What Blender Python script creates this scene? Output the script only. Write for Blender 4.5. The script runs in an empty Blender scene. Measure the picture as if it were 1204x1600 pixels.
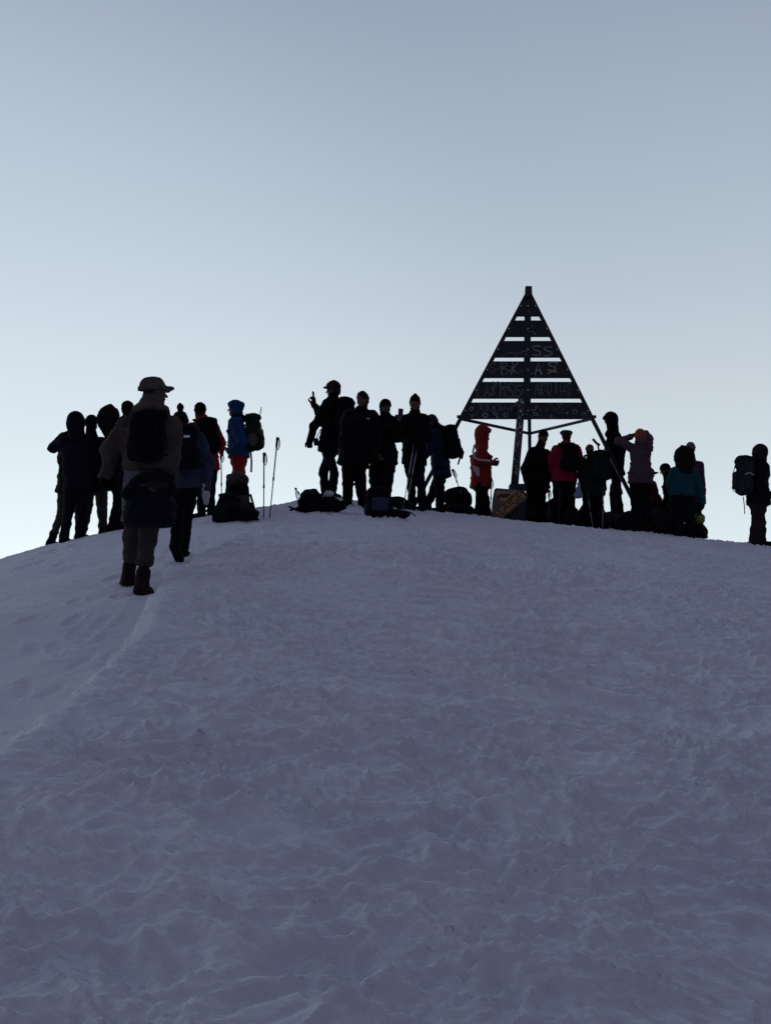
import bpy, bmesh, math, random
import numpy as np
from mathutils import Vector, Matrix
SC = bpy.context.scene
COL = SC.collection
R_ = math.radians
random.seed(7)

# ------------------------------------------------------------------ camera, sky, sun, exposure
FPX, PITCH, CAMZ = 1700.0, R_(8.0), 1.55          # focal length in pixels of the 1204 x 1600 photograph
cd = bpy.data.cameras.new('camera'); cam = bpy.data.objects.new('camera', cd); COL.objects.link(cam)
cd.sensor_fit = 'VERTICAL'; cd.sensor_height = 24.0; cd.lens = 24.0 * FPX / 1600.0
cd.clip_start = 0.05; cd.clip_end = 20000.0
cam.location = (0, 0, CAMZ); cam.rotation_euler = (R_(90) + PITCH, 0, 0)
SC.camera = cam
SC.view_settings.view_transform = 'Standard'; SC.view_settings.look = 'None'
SC.view_settings.exposure = 0.0; SC.view_settings.gamma = 1.0
SC.cycles.max_bounces = 6; SC.cycles.diffuse_bounces = 4; SC.cycles.use_denoising = True; SC.cycles.denoiser = 'OPENIMAGEDENOISE'; SC.cycles.denoising_input_passes = 'RGB_ALBEDO_NORMAL'; SC.cycles.denoising_prefilter = 'NONE'

SUN_EL, SUN_AZ = -1.5, -28.0                      # dawn: the sun is just under the horizon behind the summit, to the left
def build_world():
    w = bpy.data.worlds.new('World'); SC.world = w; w.use_nodes = True
    nt = w.node_tree; N = nt.nodes; L = nt.links; N.clear()
    out = N.new('ShaderNodeOutputWorld'); bg = N.new('ShaderNodeBackground')
    tc = N.new('ShaderNodeTexCoord')
    rot = N.new('ShaderNodeVectorRotate'); rot.rotation_type = 'Z_AXIS'; rot.inputs['Angle'].default_value = R_(SUN_AZ)
    L.new(tc.outputs['Generated'], rot.inputs['Vector'])
    sp = N.new('ShaderNodeSeparateXYZ'); L.new(rot.outputs['Vector'], sp.inputs[0])
    def ramp(stops):
        r = N.new('ShaderNodeValToRGB'); e = r.color_ramp.elements
        while len(e) < len(stops): e.new(0.5)
        for el, (p, c) in zip(e, stops): el.position = p; el.color = (*c, 1)
        return r
    zc = N.new('ShaderNodeMath'); zc.operation = 'MAXIMUM'; zc.inputs[1].default_value = 0; L.new(sp.outputs['Z'], zc.inputs[0])
    front = ramp(FRONT); back = ramp(BACK)
    L.new(zc.outputs[0], front.inputs[0]); L.new(zc.outputs[0], back.inputs[0])
    mr = N.new('ShaderNodeMapRange'); mr.interpolation_type = 'SMOOTHSTEP'
    mr.inputs['From Min'].default_value = AZ_MIN; mr.inputs['From Max'].default_value = AZ_MAX
    L.new(sp.outputs['Y'], mr.inputs['Value'])
    mx = N.new('ShaderNodeMix'); mx.data_type = 'RGBA'
    L.new(mr.outputs[0], mx.inputs[0]); L.new(back.outputs[0], mx.inputs[6]); L.new(front.outputs[0], mx.inputs[7])
    # the glow of the dawn, strongest low over the left shoulder of the summit
    dt = N.new('ShaderNodeVectorMath'); dt.operation = 'DOT_PRODUCT'
    L.new(rot.outputs['Vector'], dt.inputs[0]); dt.inputs[1].default_value = (0, math.cos(R_(2)), math.sin(R_(2)))
    gl = N.new('ShaderNodeMapRange'); gl.interpolation_type = 'SMOOTHERSTEP'
    gl.inputs['From Min'].default_value = 0.72; gl.inputs['From Max'].default_value = 1.0
    L.new(dt.outputs['Value'], gl.inputs['Value'])
    gm = N.new('ShaderNodeMix'); gm.data_type = 'RGBA'; gm.blend_type = 'ADD'; gm.inputs[7].default_value = (*GLOW, 1)
    L.new(gl.outputs[0], gm.inputs[0]); L.new(mx.outputs[2], gm.inputs[6])
    sky = N.new('ShaderNodeTexSky'); sky.sky_type = 'NISHITA'; sky.sun_disc = False
    sky.sun_elevation = R_(max(SUN_EL, 0.0)); sky.sun_rotation = R_(SUN_AZ); sky.altitude = 4100; sky.dust_density = 0.3
    sk = N.new('ShaderNodeMix'); sk.data_type = 'RGBA'; sk.blend_type = 'ADD'; sk.inputs[0].default_value = NISHITA
    L.new(gm.outputs[2], sk.inputs[6]); L.new(sky.outputs[0], sk.inputs[7])
    L.new(sk.outputs[2], bg.inputs['Color']); bg.inputs['Strength'].default_value = 1.0
    L.new(bg.outputs[0], out.inputs['Surface'])
def lin(r, g, b):
    f = lambda c: (c/255/12.92) if c/255 <= 0.04045 else ((c/255 + 0.055)/1.055)**2.4
    return (f(r), f(g), f(b))
FRONT = [(0.00, lin(226,238,243)), (0.105, lin(219,232,238)), (0.17, lin(208,219,226)), (0.25, lin(197,207,216)), (0.33, lin(183,195,207)),
         (0.42, lin(169,182,197)), (0.545, lin(151,163,182)), (0.66, lin(144,156,177)), (0.80, lin(130,140,163)), (1.0, lin(108,114,137))]
BACK = [(0.0, lin(82,80,97)), (0.3, lin(84,87,111)), (1.0, lin(108,114,137))]
AZ_MIN, AZ_MAX, GLOW, NISHITA = 0.0, 0.62, (0.102, 0.113, 0.121), 0.02
build_world()
sd = bpy.data.lights.new('sun', 'SUN'); sun = bpy.data.objects.new('sun', sd); COL.objects.link(sun)
sd.energy = 0.02; sd.angle = R_(10); sd.color = (1.0, 0.86, 0.74)
sun.rotation_euler = (R_(90 - 1.0), 0, R_(180 - SUN_AZ))   # at the horizon: the summit itself shades the slope

# ------------------------------------------------------------------ pixels of the photograph <-> the place
def P(px, py, Y):
    cx = (px - 602) / FPX; cy = (800 - py) / FPX
    dy = math.cos(PITCH) - cy*math.sin(PITCH); dz = math.sin(PITCH) + cy*math.cos(PITCH)
    return np.array((cx/dy*Y, Y, CAMZ + dz/dy*Y))

# ------------------------------------------------------------------ terrain
XK = [-60,-9,-5.5,-4.5,-2.4,-.4,1.6,4,6.6,10,60]
LK = [12,14,14.8,15.2,16.2,17.4,18.6,18.7,18.4,17.5,15]
XC = [-60,-12,-9,-7,-6,-5,-4,-3,-2,-1,0,1,2,3,4,5,6,7,8,10,13,60]
CK = [-20, 0.502, 1.01, 1.452, 1.942, 2.505, 2.844, 3.1, 3.321, 3.537, 3.579, 3.561, 3.505, 3.42, 3.314, 3.172, 3.056, 2.902, 2.705, 2.137, 1.491, -16]
def smt(x, xs, ys):
    return sum(np.interp(x + o, xs, ys) for o in (-.4,-.2,0,.2,.4)) / 5
def rise(t):
    a, b, s0 = -3., 3.5, .25
    u = np.clip(t, a, b)
    z = np.where(t < a, s0*(t-a), 0) + s0*(u-a) - s0*(u-a)**2/(2*(b-a))
    w = np.maximum(t-b, 0)
    return z - np.where(w < 8, .03*w*w, .03*64 + .48*(w-8))
def sstep(a, b, x):
    t = np.clip((x-a)/(b-a), 0, 1); return t*t*(3-2*t)
def _hash(ix, iy, s):
    h = (ix.astype(np.int64)*374761393 + iy.astype(np.int64)*668265263 + s*974634777) & 0xffffffff
    h = ((h ^ (h >> 13))*1274126177) & 0xffffffff
    return ((h ^ (h >> 16)) & 0xffffff) / float(0x1000000)
def perlin(x, y, s=0):
    ix = np.floor(x); iy = np.floor(y); fx = x-ix; fy = y-iy
    u = fx*fx*fx*(fx*(fx*6-15)+10); v = fy*fy*fy*(fy*(fy*6-15)+10)
    def gr(ax, ay):
        a = _hash(ix+ax, iy+ay, s)*6.2831853; return np.cos(a)*(fx-ax) + np.sin(a)*(fy-ay)
    a = gr(0,0); b = gr(1,0); c = gr(0,1); d = gr(1,1)
    return 1.4*((a+(b-a)*u)*(1-v) + (c+(d-c)*u)*v)
def worley(x, y, s=0, jit=0.9):
    ix = np.floor(x); iy = np.floor(y); best = np.full(x.shape, 9.0)
    for ax in (-1,0,1):
        for ay in (-1,0,1):
            cx = ix+ax+.5+jit*(_hash(ix+ax, iy+ay, s)-.5); cy = iy+ay+.5+jit*(_hash(ix+ax, iy+ay, s+17)-.5)
            best = np.minimum(best, (x-cx)**2 + (y-cy)**2)
    return best
BKY = [-4, 1, 3.5, 4.83, 5.54, 6.38, 7.37, 8.45, 9.4, 10.4, 11.6, 13, 14.5]
BKX = [-1.9, -1.85, -1.74, -1.67, -1.61, -1.61, -1.67, -1.80, -1.86, -1.84, -1.72, -1.62, -1.6]
def bank(x, y):      # signed distance to the right-hand edge of the trodden trail, negative inside the trail
    return x - np.interp(y, BKY, BKX)
def ground(x, y):
    x = np.asarray(x, float); y = np.asarray(y, float)
    z = smt(x, XC, CK) + rise(y - smt(x, XK, LK))
    d = bank(x, y) + .05*perlin(x*1.8+y*.2, y*1.7, 91) + .025*perlin(x*5, y*5.5, 92); fade = 1 - sstep(11.0, 14.5, y)
    z = z - (0.11 + .15*np.clip(8.8 - y, 0, 7))*(1 - sstep(-.085, .0, d))*sstep(-5.5, -2.2, d)*fade + .042*np.exp(-((d-.12)/.10)**2)*fade*(1 - sstep(8.2, 9.2, y))
    z = z + .085*np.exp(-((x+.90)**2 + (y-17.0)**2)/(2*.42**2)) + .03*perlin(x*.9+5, y*.9, 77)*sstep(12, 15, y)
    return z
def g1(x, y): return float(ground(np.array([x]), np.array([y]))[0])
def march(px, py, y0=2.0, y1=24.0):
    ys = np.linspace(y0, y1, 4000); p = P(px, py, 1.0)
    q = np.array([p[0]*ys, ys, CAMZ + (p[2]-CAMZ)*ys]).T
    k = int(np.argmax(q[:,2] < ground(q[:,0], q[:,1]))); return q[k]

def facets(x, y, s=0, jit=.95):      # thin raised seams between flat panes of crust
    ix = np.floor(x); iy = np.floor(y); a = np.full(x.shape, 9.0); b = np.full(x.shape, 9.0)
    for ax in (-1,0,1):
        for ay in (-1,0,1):
            cx = ix+ax+.5+jit*(_hash(ix+ax, iy+ay, s)-.5); cy = iy+ay+.5+jit*(_hash(ix+ax, iy+ay, s+17)-.5)
            d = np.sqrt((x-cx)**2 + (y-cy)**2); b = np.minimum(b, np.maximum(a, d)); a = np.minimum(a, d)
    return np.exp(-((b-a)/.16)**2)
def snow_relief(x, y):
    d = bank(x, y)
    trail = 1 - sstep(-.3, .1, d)*1.0
    fadefar = 1.
    wx = perlin(x*.9, y*.9, 3)*.32 + perlin(x*2.3, y*2.3, 4)*.10; wy = perlin(x*.9+40, y*.9, 5)*.30 + perlin(x*2.3+9, y*2.3, 6)*.10
    m1 = sstep(-.35, .45, perlin(x*.33, y*.33, 11) + .30*(1 - sstep(3, 8, y)))
    m2 = sstep(-.5, .35, perlin(x*.5+7, y*.5, 12) + .15)
    X = x + wx; Y = y + wy
    big = np.minimum(worley(X/.56, Y/.42, 21), .9)
    mid = np.minimum(worley(X/.26+5, Y/.18, 22), .9)
    sml = np.minimum(worley(X/.12, Y/.085+3, 23), .9)
    sas = 1 - np.abs(perlin(X*.75 + .3*Y, Y*2.6, 31))
    sas2 = 1 - np.abs(perlin(X*2.2 + .5*Y, Y*6.5, 32))
    z = .034*big*m1 + .024*mid*(.30+.70*m2) + .015*sml*(.25+.75*m2)
    z = z + .026*facets(X/.40+3, Y/.24, 71)*(.3+.7*m1) + .018*facets(X/.19+wx, Y/.12, 72)*(.25+.75*m2) + .010*facets(X/.085, Y/.06+wy, 73)
    z = z + .008*(sas**2)*(.45+.55*m2) + .010*sas2**2*(.4+.6*(1-m1))
    rg = 1 - np.abs(perlin(X*1.7+3, Y*2.0, 33)); rg2 = 1 - np.abs(perlin(X*4.1+Y, Y*5.6+2, 34)); rg3 = 1 - np.abs(perlin(X*9.5+2*Y, Y*13.5, 35))
    z = z + .036*rg**3*(.3+.7*m1) + .030*rg2**3*(.25+.75*m2) + .016*rg3**2.5*(.3+.7*m2)
    z = z + .006*perlin(x*11, y*12, 41) + .0030*perlin(x*25, y*28, 42)
    z = z + .05*perlin(x*.45, y*.45, 51) - .10
    z = z*(1 - .78*trail)*(1 - .60*np.exp(-((d-.05)/.22)**2)*(1 - sstep(9, 11, y)))*fadefar
    z = z + trail*(.030*perlin(x*1.5, y*1.2, 61) + .012*perlin(x*4, y*3, 62))
    return z
def make_mesh(name, V, Fq, mats, parent=None, smooth=True, tri=None, loc=None):
    me = bpy.data.meshes.new(name)
    V = np.ascontiguousarray(V, np.float32); Fq = np.ascontiguousarray(Fq, np.int32)
    n = len(Fq); k = Fq.shape[1]
    me.vertices.add(len(V)); me.vertices.foreach_set('co', V.ravel())
    me.loops.add(n*k); me.loops.foreach_set('vertex_index', Fq.ravel())
    me.polygons.add(n); me.polygons.foreach_set('loop_start', np.arange(0, n*k, k, dtype=np.int32))
    me.polygons.foreach_set('use_smooth', np.full(n, smooth))
    me.update(calc_edges=True)
    for m in (mats if isinstance(mats, (list, tuple)) else [mats]): me.materials.append(m)
    o = bpy.data.objects.new(name, me); COL.objects.link(o)
    if loc is not None: o.location = loc
    if parent is not None: o.parent = parent
    return o

# ------------------------------------------------------------------ materials
MATS = {}
def nodes(name):
    m = bpy.data.materials.new(name); m.use_nodes = True
    nt = m.node_tree; b = nt.nodes['Principled BSDF']; return m, nt, b
def cloth(name, c, rough=.85, bump=.25, scale=60., var=.18, sheen=.0):
    if name in MATS: return MATS[name]
    m, nt, b = nodes(name); N = nt.nodes; L = nt.links
    tc = N.new('ShaderNodeTexCoord')
    n1 = N.new('ShaderNodeTexNoise'); n1.inputs['Scale'].default_value = 7.; n1.inputs['Detail'].default_value = 4
    n2 = N.new('ShaderNodeTexNoise'); n2.inputs['Scale'].default_value = scale; n2.inputs['Detail'].default_value = 3
    L.new(tc.outputs['Object'], n1.inputs['Vector']); L.new(tc.outputs['Object'], n2.inputs['Vector'])
    r = N.new('ShaderNodeValToRGB'); r.color_ramp.elements[0].position = .3; r.color_ramp.elements[1].position = .7
    r.color_ramp.elements[0].color = (*[v*(1-var) for v in c], 1); r.color_ramp.elements[1].color = (*[min(1, v*(1+var)) for v in c], 1)
    L.new(n1.outputs['Fac'], r.inputs[0]); L.new(r.outputs[0], b.inputs['Base Color'])
    bp = N.new('ShaderNodeBump'); bp.inputs['Strength'].default_value = bump; bp.inputs['Distance'].default_value = .01
    L.new(n2.outputs['Fac'], bp.inputs['Height']); L.new(bp.outputs[0], b.inputs['Normal'])
    b.inputs['Roughness'].default_value = rough; b.inputs['Specular IOR Level'].default_value = .08
    MATS[name] = m; return m
def plain(name, c, rough=.5, metal=0., scale=20., var=.25, bump=.15):
    if name in MATS: return MATS[name]
    m = cloth(name, c, rough, bump, scale, var); b = m.node_tree.nodes['Principled BSDF']
    b.inputs['Metallic'].default_value = metal; b.inputs['Specular IOR Level'].default_value = .4
    return m
def snow_mat():
    m, nt, b = nodes('snow'); N = nt.nodes; L = nt.links
    tc = N.new('ShaderNodeTexCoord')
    n1 = N.new('ShaderNodeTexNoise'); n1.inputs['Scale'].default_value = 1.3; n1.inputs['Detail'].default_value = 6
    n2 = N.new('ShaderNodeTexNoise'); n2.inputs['Scale'].default_value = 24.; n2.inputs['Detail'].default_value = 8; n2.inputs['Roughness'].default_value = .66
    mp = N.new('ShaderNodeMapping'); mp.inputs['Scale'].default_value = (1, 1.9, 1); mp.inputs['Rotation'].default_value = (0, 0, R_(-14))
    L.new(tc.outputs['Object'], n1.inputs['Vector']); L.new(tc.outputs['Object'], mp.inputs['Vector']); L.new(mp.outputs[0], n2.inputs['Vector'])
    r = N.new('ShaderNodeValToRGB'); r.color_ramp.elements[0].position = .3; r.color_ramp.elements[1].position = .72
    r.color_ramp.elements[0].color = (*SNOW_A, 1); r.color_ramp.elements[1].color = (*SNOW_B, 1)
    L.new(n1.outputs['Fac'], r.inputs[0])
    # sparse specks of grit
    v = N.new('ShaderNodeTexVoronoi'); v.inputs['Scale'].default_value = 3.2; L.new(tc.outputs['Object'], v.inputs['Vector'])
    lt = N.new('ShaderNodeMath'); lt.operation = 'LESS_THAN'; lt.inputs[1].default_value = .010; L.new(v.outputs['Distance'], lt.inputs[0])
    sp = N.new('ShaderNodeMix'); sp.data_type = 'RGBA'; sp.inputs[7].default_value = (.03, .03, .035, 1)
    L.new(lt.outputs[0], sp.inputs[0]); L.new(r.outputs[0], sp.inputs[6]); L.new(sp.outputs[2], b.inputs['Base Color'])
    bp = N.new('ShaderNodeBump'); bp.inputs['Strength'].default_value = .65; bp.inputs['Distance'].default_value = .032
    L.new(n2.outputs['Fac'], bp.inputs['Height']); L.new(bp.outputs[0], b.inputs['Normal'])
    b.inputs['Roughness'].default_value = .75; b.inputs['Specular IOR Level'].default_value = .15
    return m
SNOW_A, SNOW_B = (.74, .75, .80), (.84, .84, .87)

def build_ground():
    xi = np.arange(-7.9, 7.9, .0145); g = []
    s = .03; x = 7.9
    while x < 6000: g.append(x); x += s; s *= 1.22
    xs = np.concatenate([-np.array(g[::-1]), xi, np.array(g)])
    ys = [1.4]
    while ys[-1] < 20: ys.append(ys[-1] + .006 + .00125*ys[-1])
    s = .04; y = ys[-1] + s; fy = []
    while y < 6000: fy.append(y); s *= 1.2; y += s
    s = .03; y = 1.4 - s; by = []
    while y > -6000: by.append(y); s *= 1.22; y -= s
    ys = np.array(by[::-1] + ys + fy)
    X, Y = np.meshgrid(xs, ys)
    Z = ground(X, Y)
    near = (1 - sstep(9, 16, np.abs(X)))*(1 - sstep(22, 30, Y))*sstep(-6, 0, Y)
    sel = near > 0
    Zr = np.zeros_like(Z); Zr[sel] = snow_relief(X[sel], Y[sel])*near[sel]
    # boot holes and pole marks: along the trail, round the crowd and scattered over the slope
    rs = np.random.RandomState(4); pr = []
    for i in range(26):
        y = rs.uniform(3, 13.5); pr.append((np.interp(y, BKY, BKX) - .18 - abs(rs.normal(0, .30)), y, rs.normal(0, .25), rs.uniform(.008, .026)))
    for i in range(260): pr.append((rs.uniform(-5, 7), rs.uniform(13.5, 18.6), rs.uniform(-1.5, 1.5), rs.uniform(.012, .035)))
    for i in range(170):
        y = rs.uniform(2.6, 13); pr.append((rs.uniform(-.36, .37)*y, y, rs.normal(0, .5), rs.uniform(.010, .032)))
    for px_, py_, a, dp in pr:
        i0, i1 = np.searchsorted(xs, (px_-.3, px_+.3)); j0, j1 = np.searchsorted(ys, (py_-.3, py_+.3))
        x = X[j0:j1, i0:i1]-px_; y = Y[j0:j1, i0:i1]-py_; u = (x*math.cos(a)-y*math.sin(a))/.062; v = (x*math.sin(a)+y*math.cos(a))/.135
        q = np.sqrt(u*u+v*v); Zr[j0:j1, i0:i1] += dp*(-(1-sstep(.45, 1.2, q)) + .22*np.exp(-((q-1.3)/.22)**2))
    Z = np.maximum(Z, -900 + 6*np.sin(X*.004)*np.cos(Y*.003)) + Zr
    ny, nx = X.shape
    V = np.stack([X.ravel(), Y.ravel(), Z.ravel()], 1)
    i = (np.arange(ny-1)[:,None]*nx + np.arange(nx-1)[None,:]).ravel()
    Fq = np.stack([i, i+1, i+nx+1, i+nx], 1)
    o = make_mesh('snow_ground', V, Fq, snow_mat()); o['kind'] = 'structure'
    return o
build_ground()

# ------------------------------------------------------------------ solid modelling kit: a distance field turned into one closed surface
def V3(*a): return np.array(a, float)
def unit(v):
    v = np.asarray(v, float); n = np.linalg.norm(v); return v/n if n > 1e-9 else V3(0,0,1)
class Solid:
    def __init__(s, h=.011): s.h = h; s.ops = []; s.noise = []
    def _add(s, lo, hi, fn, k, op): s.ops.append((np.asarray(lo, float), np.asarray(hi, float), fn, k, op))
    def cone(s, a, b, ra, rb, k=.02, op='add'):
        a = np.asarray(a, float); b = np.asarray(b, float); ba = b-a; l2 = max(float(ba @ ba), 1e-9)
        def fn(X, Y, Z):
            t = np.clip(((X-a[0])*ba[0] + (Y-a[1])*ba[1] + (Z-a[2])*ba[2])/l2, 0, 1)
            return np.sqrt((X-a[0]-t*ba[0])**2 + (Y-a[1]-t*ba[1])**2 + (Z-a[2]-t*ba[2])**2) - (ra+(rb-ra)*t)
        m = max(ra, rb); s._add(np.minimum(a-ra, b-rb), np.maximum(a+ra, b+rb), fn, k, op); return s
    def chain(s, pts, rs, k=.02):
        for i in range(len(pts)-1): s.cone(pts[i], pts[i+1], rs[i], rs[i+1], k)
        return s
    def ell(s, c, r, M=None, k=.02, op='add'):
        c = np.asarray(c, float); r = np.asarray(r, float); M = np.eye(3) if M is None else np.asarray(M, float); mr = r.min()
        def fn(X, Y, Z):
            x = X-c[0]; y = Y-c[1]; z = Z-c[2]
            q = [(x*M[i][0] + y*M[i][1] + z*M[i][2])/r[i] for i in range(3)]
            n1 = np.sqrt(q[0]**2 + q[1]**2 + q[2]**2); n2 = np.sqrt((q[0]/r[0])**2 + (q[1]/r[1])**2 + (q[2]/r[2])**2)
            return n1*(n1-1)/np.maximum(n2, 1e-6)
        e = np.abs(M.T) @ r; s._add(c-e, c+e, fn, k, op); return s
    def box(s, c, hs, M=None, rd=.02, k=.02, op='add'):
        c = np.asarray(c, float); hs = np.asarray(hs, float); M = np.eye(3) if M is None else np.asarray(M, float)
        def fn(X, Y, Z):
            x = X-c[0]; y = Y-c[1]; z = Z-c[2]
            q = [np.abs(x*M[i][0] + y*M[i][1] + z*M[i][2]) - hs[i] + rd for i in range(3)]
            return np.sqrt(sum(np.maximum(a, 0)**2 for a in q)) + np.minimum(np.maximum(np.maximum(q[0], q[1]), q[2]), 0) - rd
        e = np.abs(M.T) @ hs; s._add(c-e, c+e, fn, k, op); return s
    def tor(s, secs, R, F, k=.03, cap=.03):
        # a garment or trunk: elliptical sections (centre, half width along R, half depth along F), joined along a spine
        R = unit(R); F = unit(F)
        for (a, wa, da), (b, wb, db) in zip(secs[:-1], secs[1:]):
            a = np.asarray(a, float); b = np.asarray(b, float); ax = b-a; L = np.linalg.norm(ax); ax = ax/L
            def fn(X, Y, Z, a=a, ax=ax, L=L, wa=wa, wb=wb, da=da, db=db):
                x = X-a[0]; y = Y-a[1]; z = Z-a[2]
                t = x*ax[0] + y*ax[1] + z*ax[2]; tc = np.clip(t, 0, L); f = tc/L
                x = x - ax[0]*tc; y = y - ax[1]*tc; z = z - ax[2]*tc; w = (t-tc)
                hw = wa+(wb-wa)*f; hd = da+(db-da)*f
                u = (x*R[0] + y*R[1] + z*R[2] - w*float(ax@R))/hw; v = (x*F[0] + y*F[1] + z*F[2] - w*float(ax@F))/hd
                n = np.sqrt(u*u+v*v)
                return np.maximum((n-1)*np.minimum(hw, hd)*np.where(n > 1, 1.15, 1), np.abs(w)-cap*.3) if cap < .02 else (np.sqrt(u*u+v*v+(w/cap)**2)-1)*np.minimum(np.minimum(hw, hd), 1)
            e = np.abs(R)*max(wa, wb) + np.abs(F)*max(da, db) + .04
            s._add(np.minimum(a, b)-e, np.maximum(a, b)+e, fn, k, 'add')
        return s
    def cut(s, p, n, k=.0):           # keep the side the normal points away from
        p = np.asarray(p, float); n = unit(n)
        s.ops.append((None, None, lambda X, Y, Z: (X-p[0])*n[0] + (Y-p[1])*n[1] + (Z-p[2])*n[2], k, 'and')); return s
    def crease(s, amp, scale, stretch=(1,1,1), seed=1): s.noise.append(('n', amp, scale, stretch, seed)); return s
    def quilt(s, amp, pitch, axis=(0,0,1), off=0.): s.noise.append(('q', amp, pitch, unit(axis), off)); return s
    def mesh(s):
        h = s.h
        ad = [o for o in s.ops if o[4] == 'add']
        pad = 3*h + .02
        lo = np.min([o[0] for o in ad], 0) - pad; hi = np.max([o[1] for o in ad], 0) + pad
        n = np.ceil((hi-lo)/h).astype(int) + 1
        A = [lo[i] + h*np.arange(n[i]) for i in range(3)]
        f = np.full(n, .06, np.float32)
        for l, u, fn, k, op in s.ops:
            if op == 'and':
                d = fn(A[0][:,None,None], A[1][None,:,None], A[2][None,None,:])
                f = np.maximum(f, d).astype(np.float32); continue
            m = k + 3*h
            i0 = np.clip(np.floor((l-m-lo)/h).astype(int), 0, n); i1 = np.clip(np.ceil((u+m-lo)/h).astype(int)+1, 0, n)
            if (i1 <= i0).any(): continue
            sl = tuple(slice(int(p), int(q)) for p, q in zip(i0, i1))
            d = fn(A[0][sl[0]][:,None,None], A[1][sl[1]][None,:,None], A[2][sl[2]][None,None,:])
            a = f[sl]
            if op == 'add':
                g = np.maximum(k-np.abs(a-d), 0)/max(k, 1e-6); f[sl] = np.minimum(a, d) - g*g*k*.25
            else:
                g = np.maximum(k-np.abs(a+d), 0)/max(k, 1e-6); f[sl] = np.maximum(a, -d) + g*g*k*.25
        for q in s.noise:
            if q[0] == 'n':
                _, amp, sc, st, seed = q
                rs = np.random.RandomState(seed); Ws = []; shp = []
                for i in range(3):
                    u = (A[i]-lo[i])/(sc*st[i]); b = np.floor(u).astype(int); t = u-b; t = t*t*(3-2*t)
                    W = np.zeros((n[i], b[-1]+2), np.float32); W[np.arange(n[i]), b] = 1-t; W[np.arange(n[i]), b+1] = t
                    Ws.append(W); shp.append(b[-1]+2)
                r = rs.uniform(-1, 1, shp).astype(np.float32)
                r = np.tensordot(Ws[0], r, (1, 0)); r = np.einsum('ijk,lj->ilk', r, Ws[1], optimize=True); r = np.einsum('ijk,lk->ijl', r, Ws[2], optimize=True)
                f = f + amp*r
            else:
                _, amp, pt, ax, off = q
                t = A[0][:,None,None]*ax[0] + A[1][None,:,None]*ax[1] + A[2][None,None,:]*ax[2]
                f = f + (amp*(1-1.6*np.abs(np.sin(np.pi*(t/pt+off))))).astype(np.float32)
        f[0]=f[-1]=.06; f[:,0]=f[:,-1]=.06; f[:,:,0]=f[:,:,-1]=.06
        # surface nets
        sg = f < 0
        c = np.zeros(np.array(sg.shape)-1, np.int8)
        for i in (0,1):
            for j in (0,1):
                for k in (0,1): c += sg[i:sg.shape[0]-1+i, j:sg.shape[1]-1+j, k:sg.shape[2]-1+k]
        ids = np.argwhere((c > 0) & (c < 8))
        idx = np.full(c.shape, -1, np.int32); idx[tuple(ids.T)] = np.arange(len(ids))
        pos = np.zeros((len(ids), 3)); cnt = np.zeros(len(ids))
        cr = [(i,j,k) for i in (0,1) for j in (0,1) for k in (0,1)]
        for a in cr:
            for ax in range(3):
                if a[ax]: continue
                b = list(a); b[ax] = 1
                fa = f[ids[:,0]+a[0], ids[:,1]+a[1], ids[:,2]+a[2]]; fb = f[ids[:,0]+b[0], ids[:,1]+b[1], ids[:,2]+b[2]]
                x = (fa < 0) != (fb < 0); t = np.where(x, fa/np.where(x, fa-fb, 1), 0)
                p = np.tile(np.array(a, float), (len(ids), 1)); p[:,ax] = t
                pos[x] += p[x]; cnt[x] += 1
        Vt = lo + (ids + pos/cnt[:,None])*h
        Q = []
        for ax in range(3):
            s0 = [slice(None)]*3; s1 = [slice(None)]*3; s0[ax] = slice(0, -1); s1[ax] = slice(1, None)
            d = sg[tuple(s0)].astype(np.int8) - sg[tuple(s1)].astype(np.int8)
            e = np.argwhere(d != 0); e = e[(e[:,(ax+1)%3] > 0) & (e[:,(ax+2)%3] > 0)]
            sgn = d[tuple(e.T)]
            o1 = np.zeros(3, int); o1[(ax+1)%3] = 1; o2 = np.zeros(3, int); o2[(ax+2)%3] = 1
            v = [idx[tuple((e-a).T)] for a in (0*o1, o1, o1+o2, o2)]
            q = np.stack(v, 1); q[sgn < 0] = q[sgn < 0][:, ::-1]; Q.append(q)
        return Vt, np.concatenate(Q)
    def build(s, name, mat, parent=None, loc=None):
        Vt, Q = s.mesh(); return make_mesh(name, Vt, Q, mat, parent, True, loc=loc)

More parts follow.
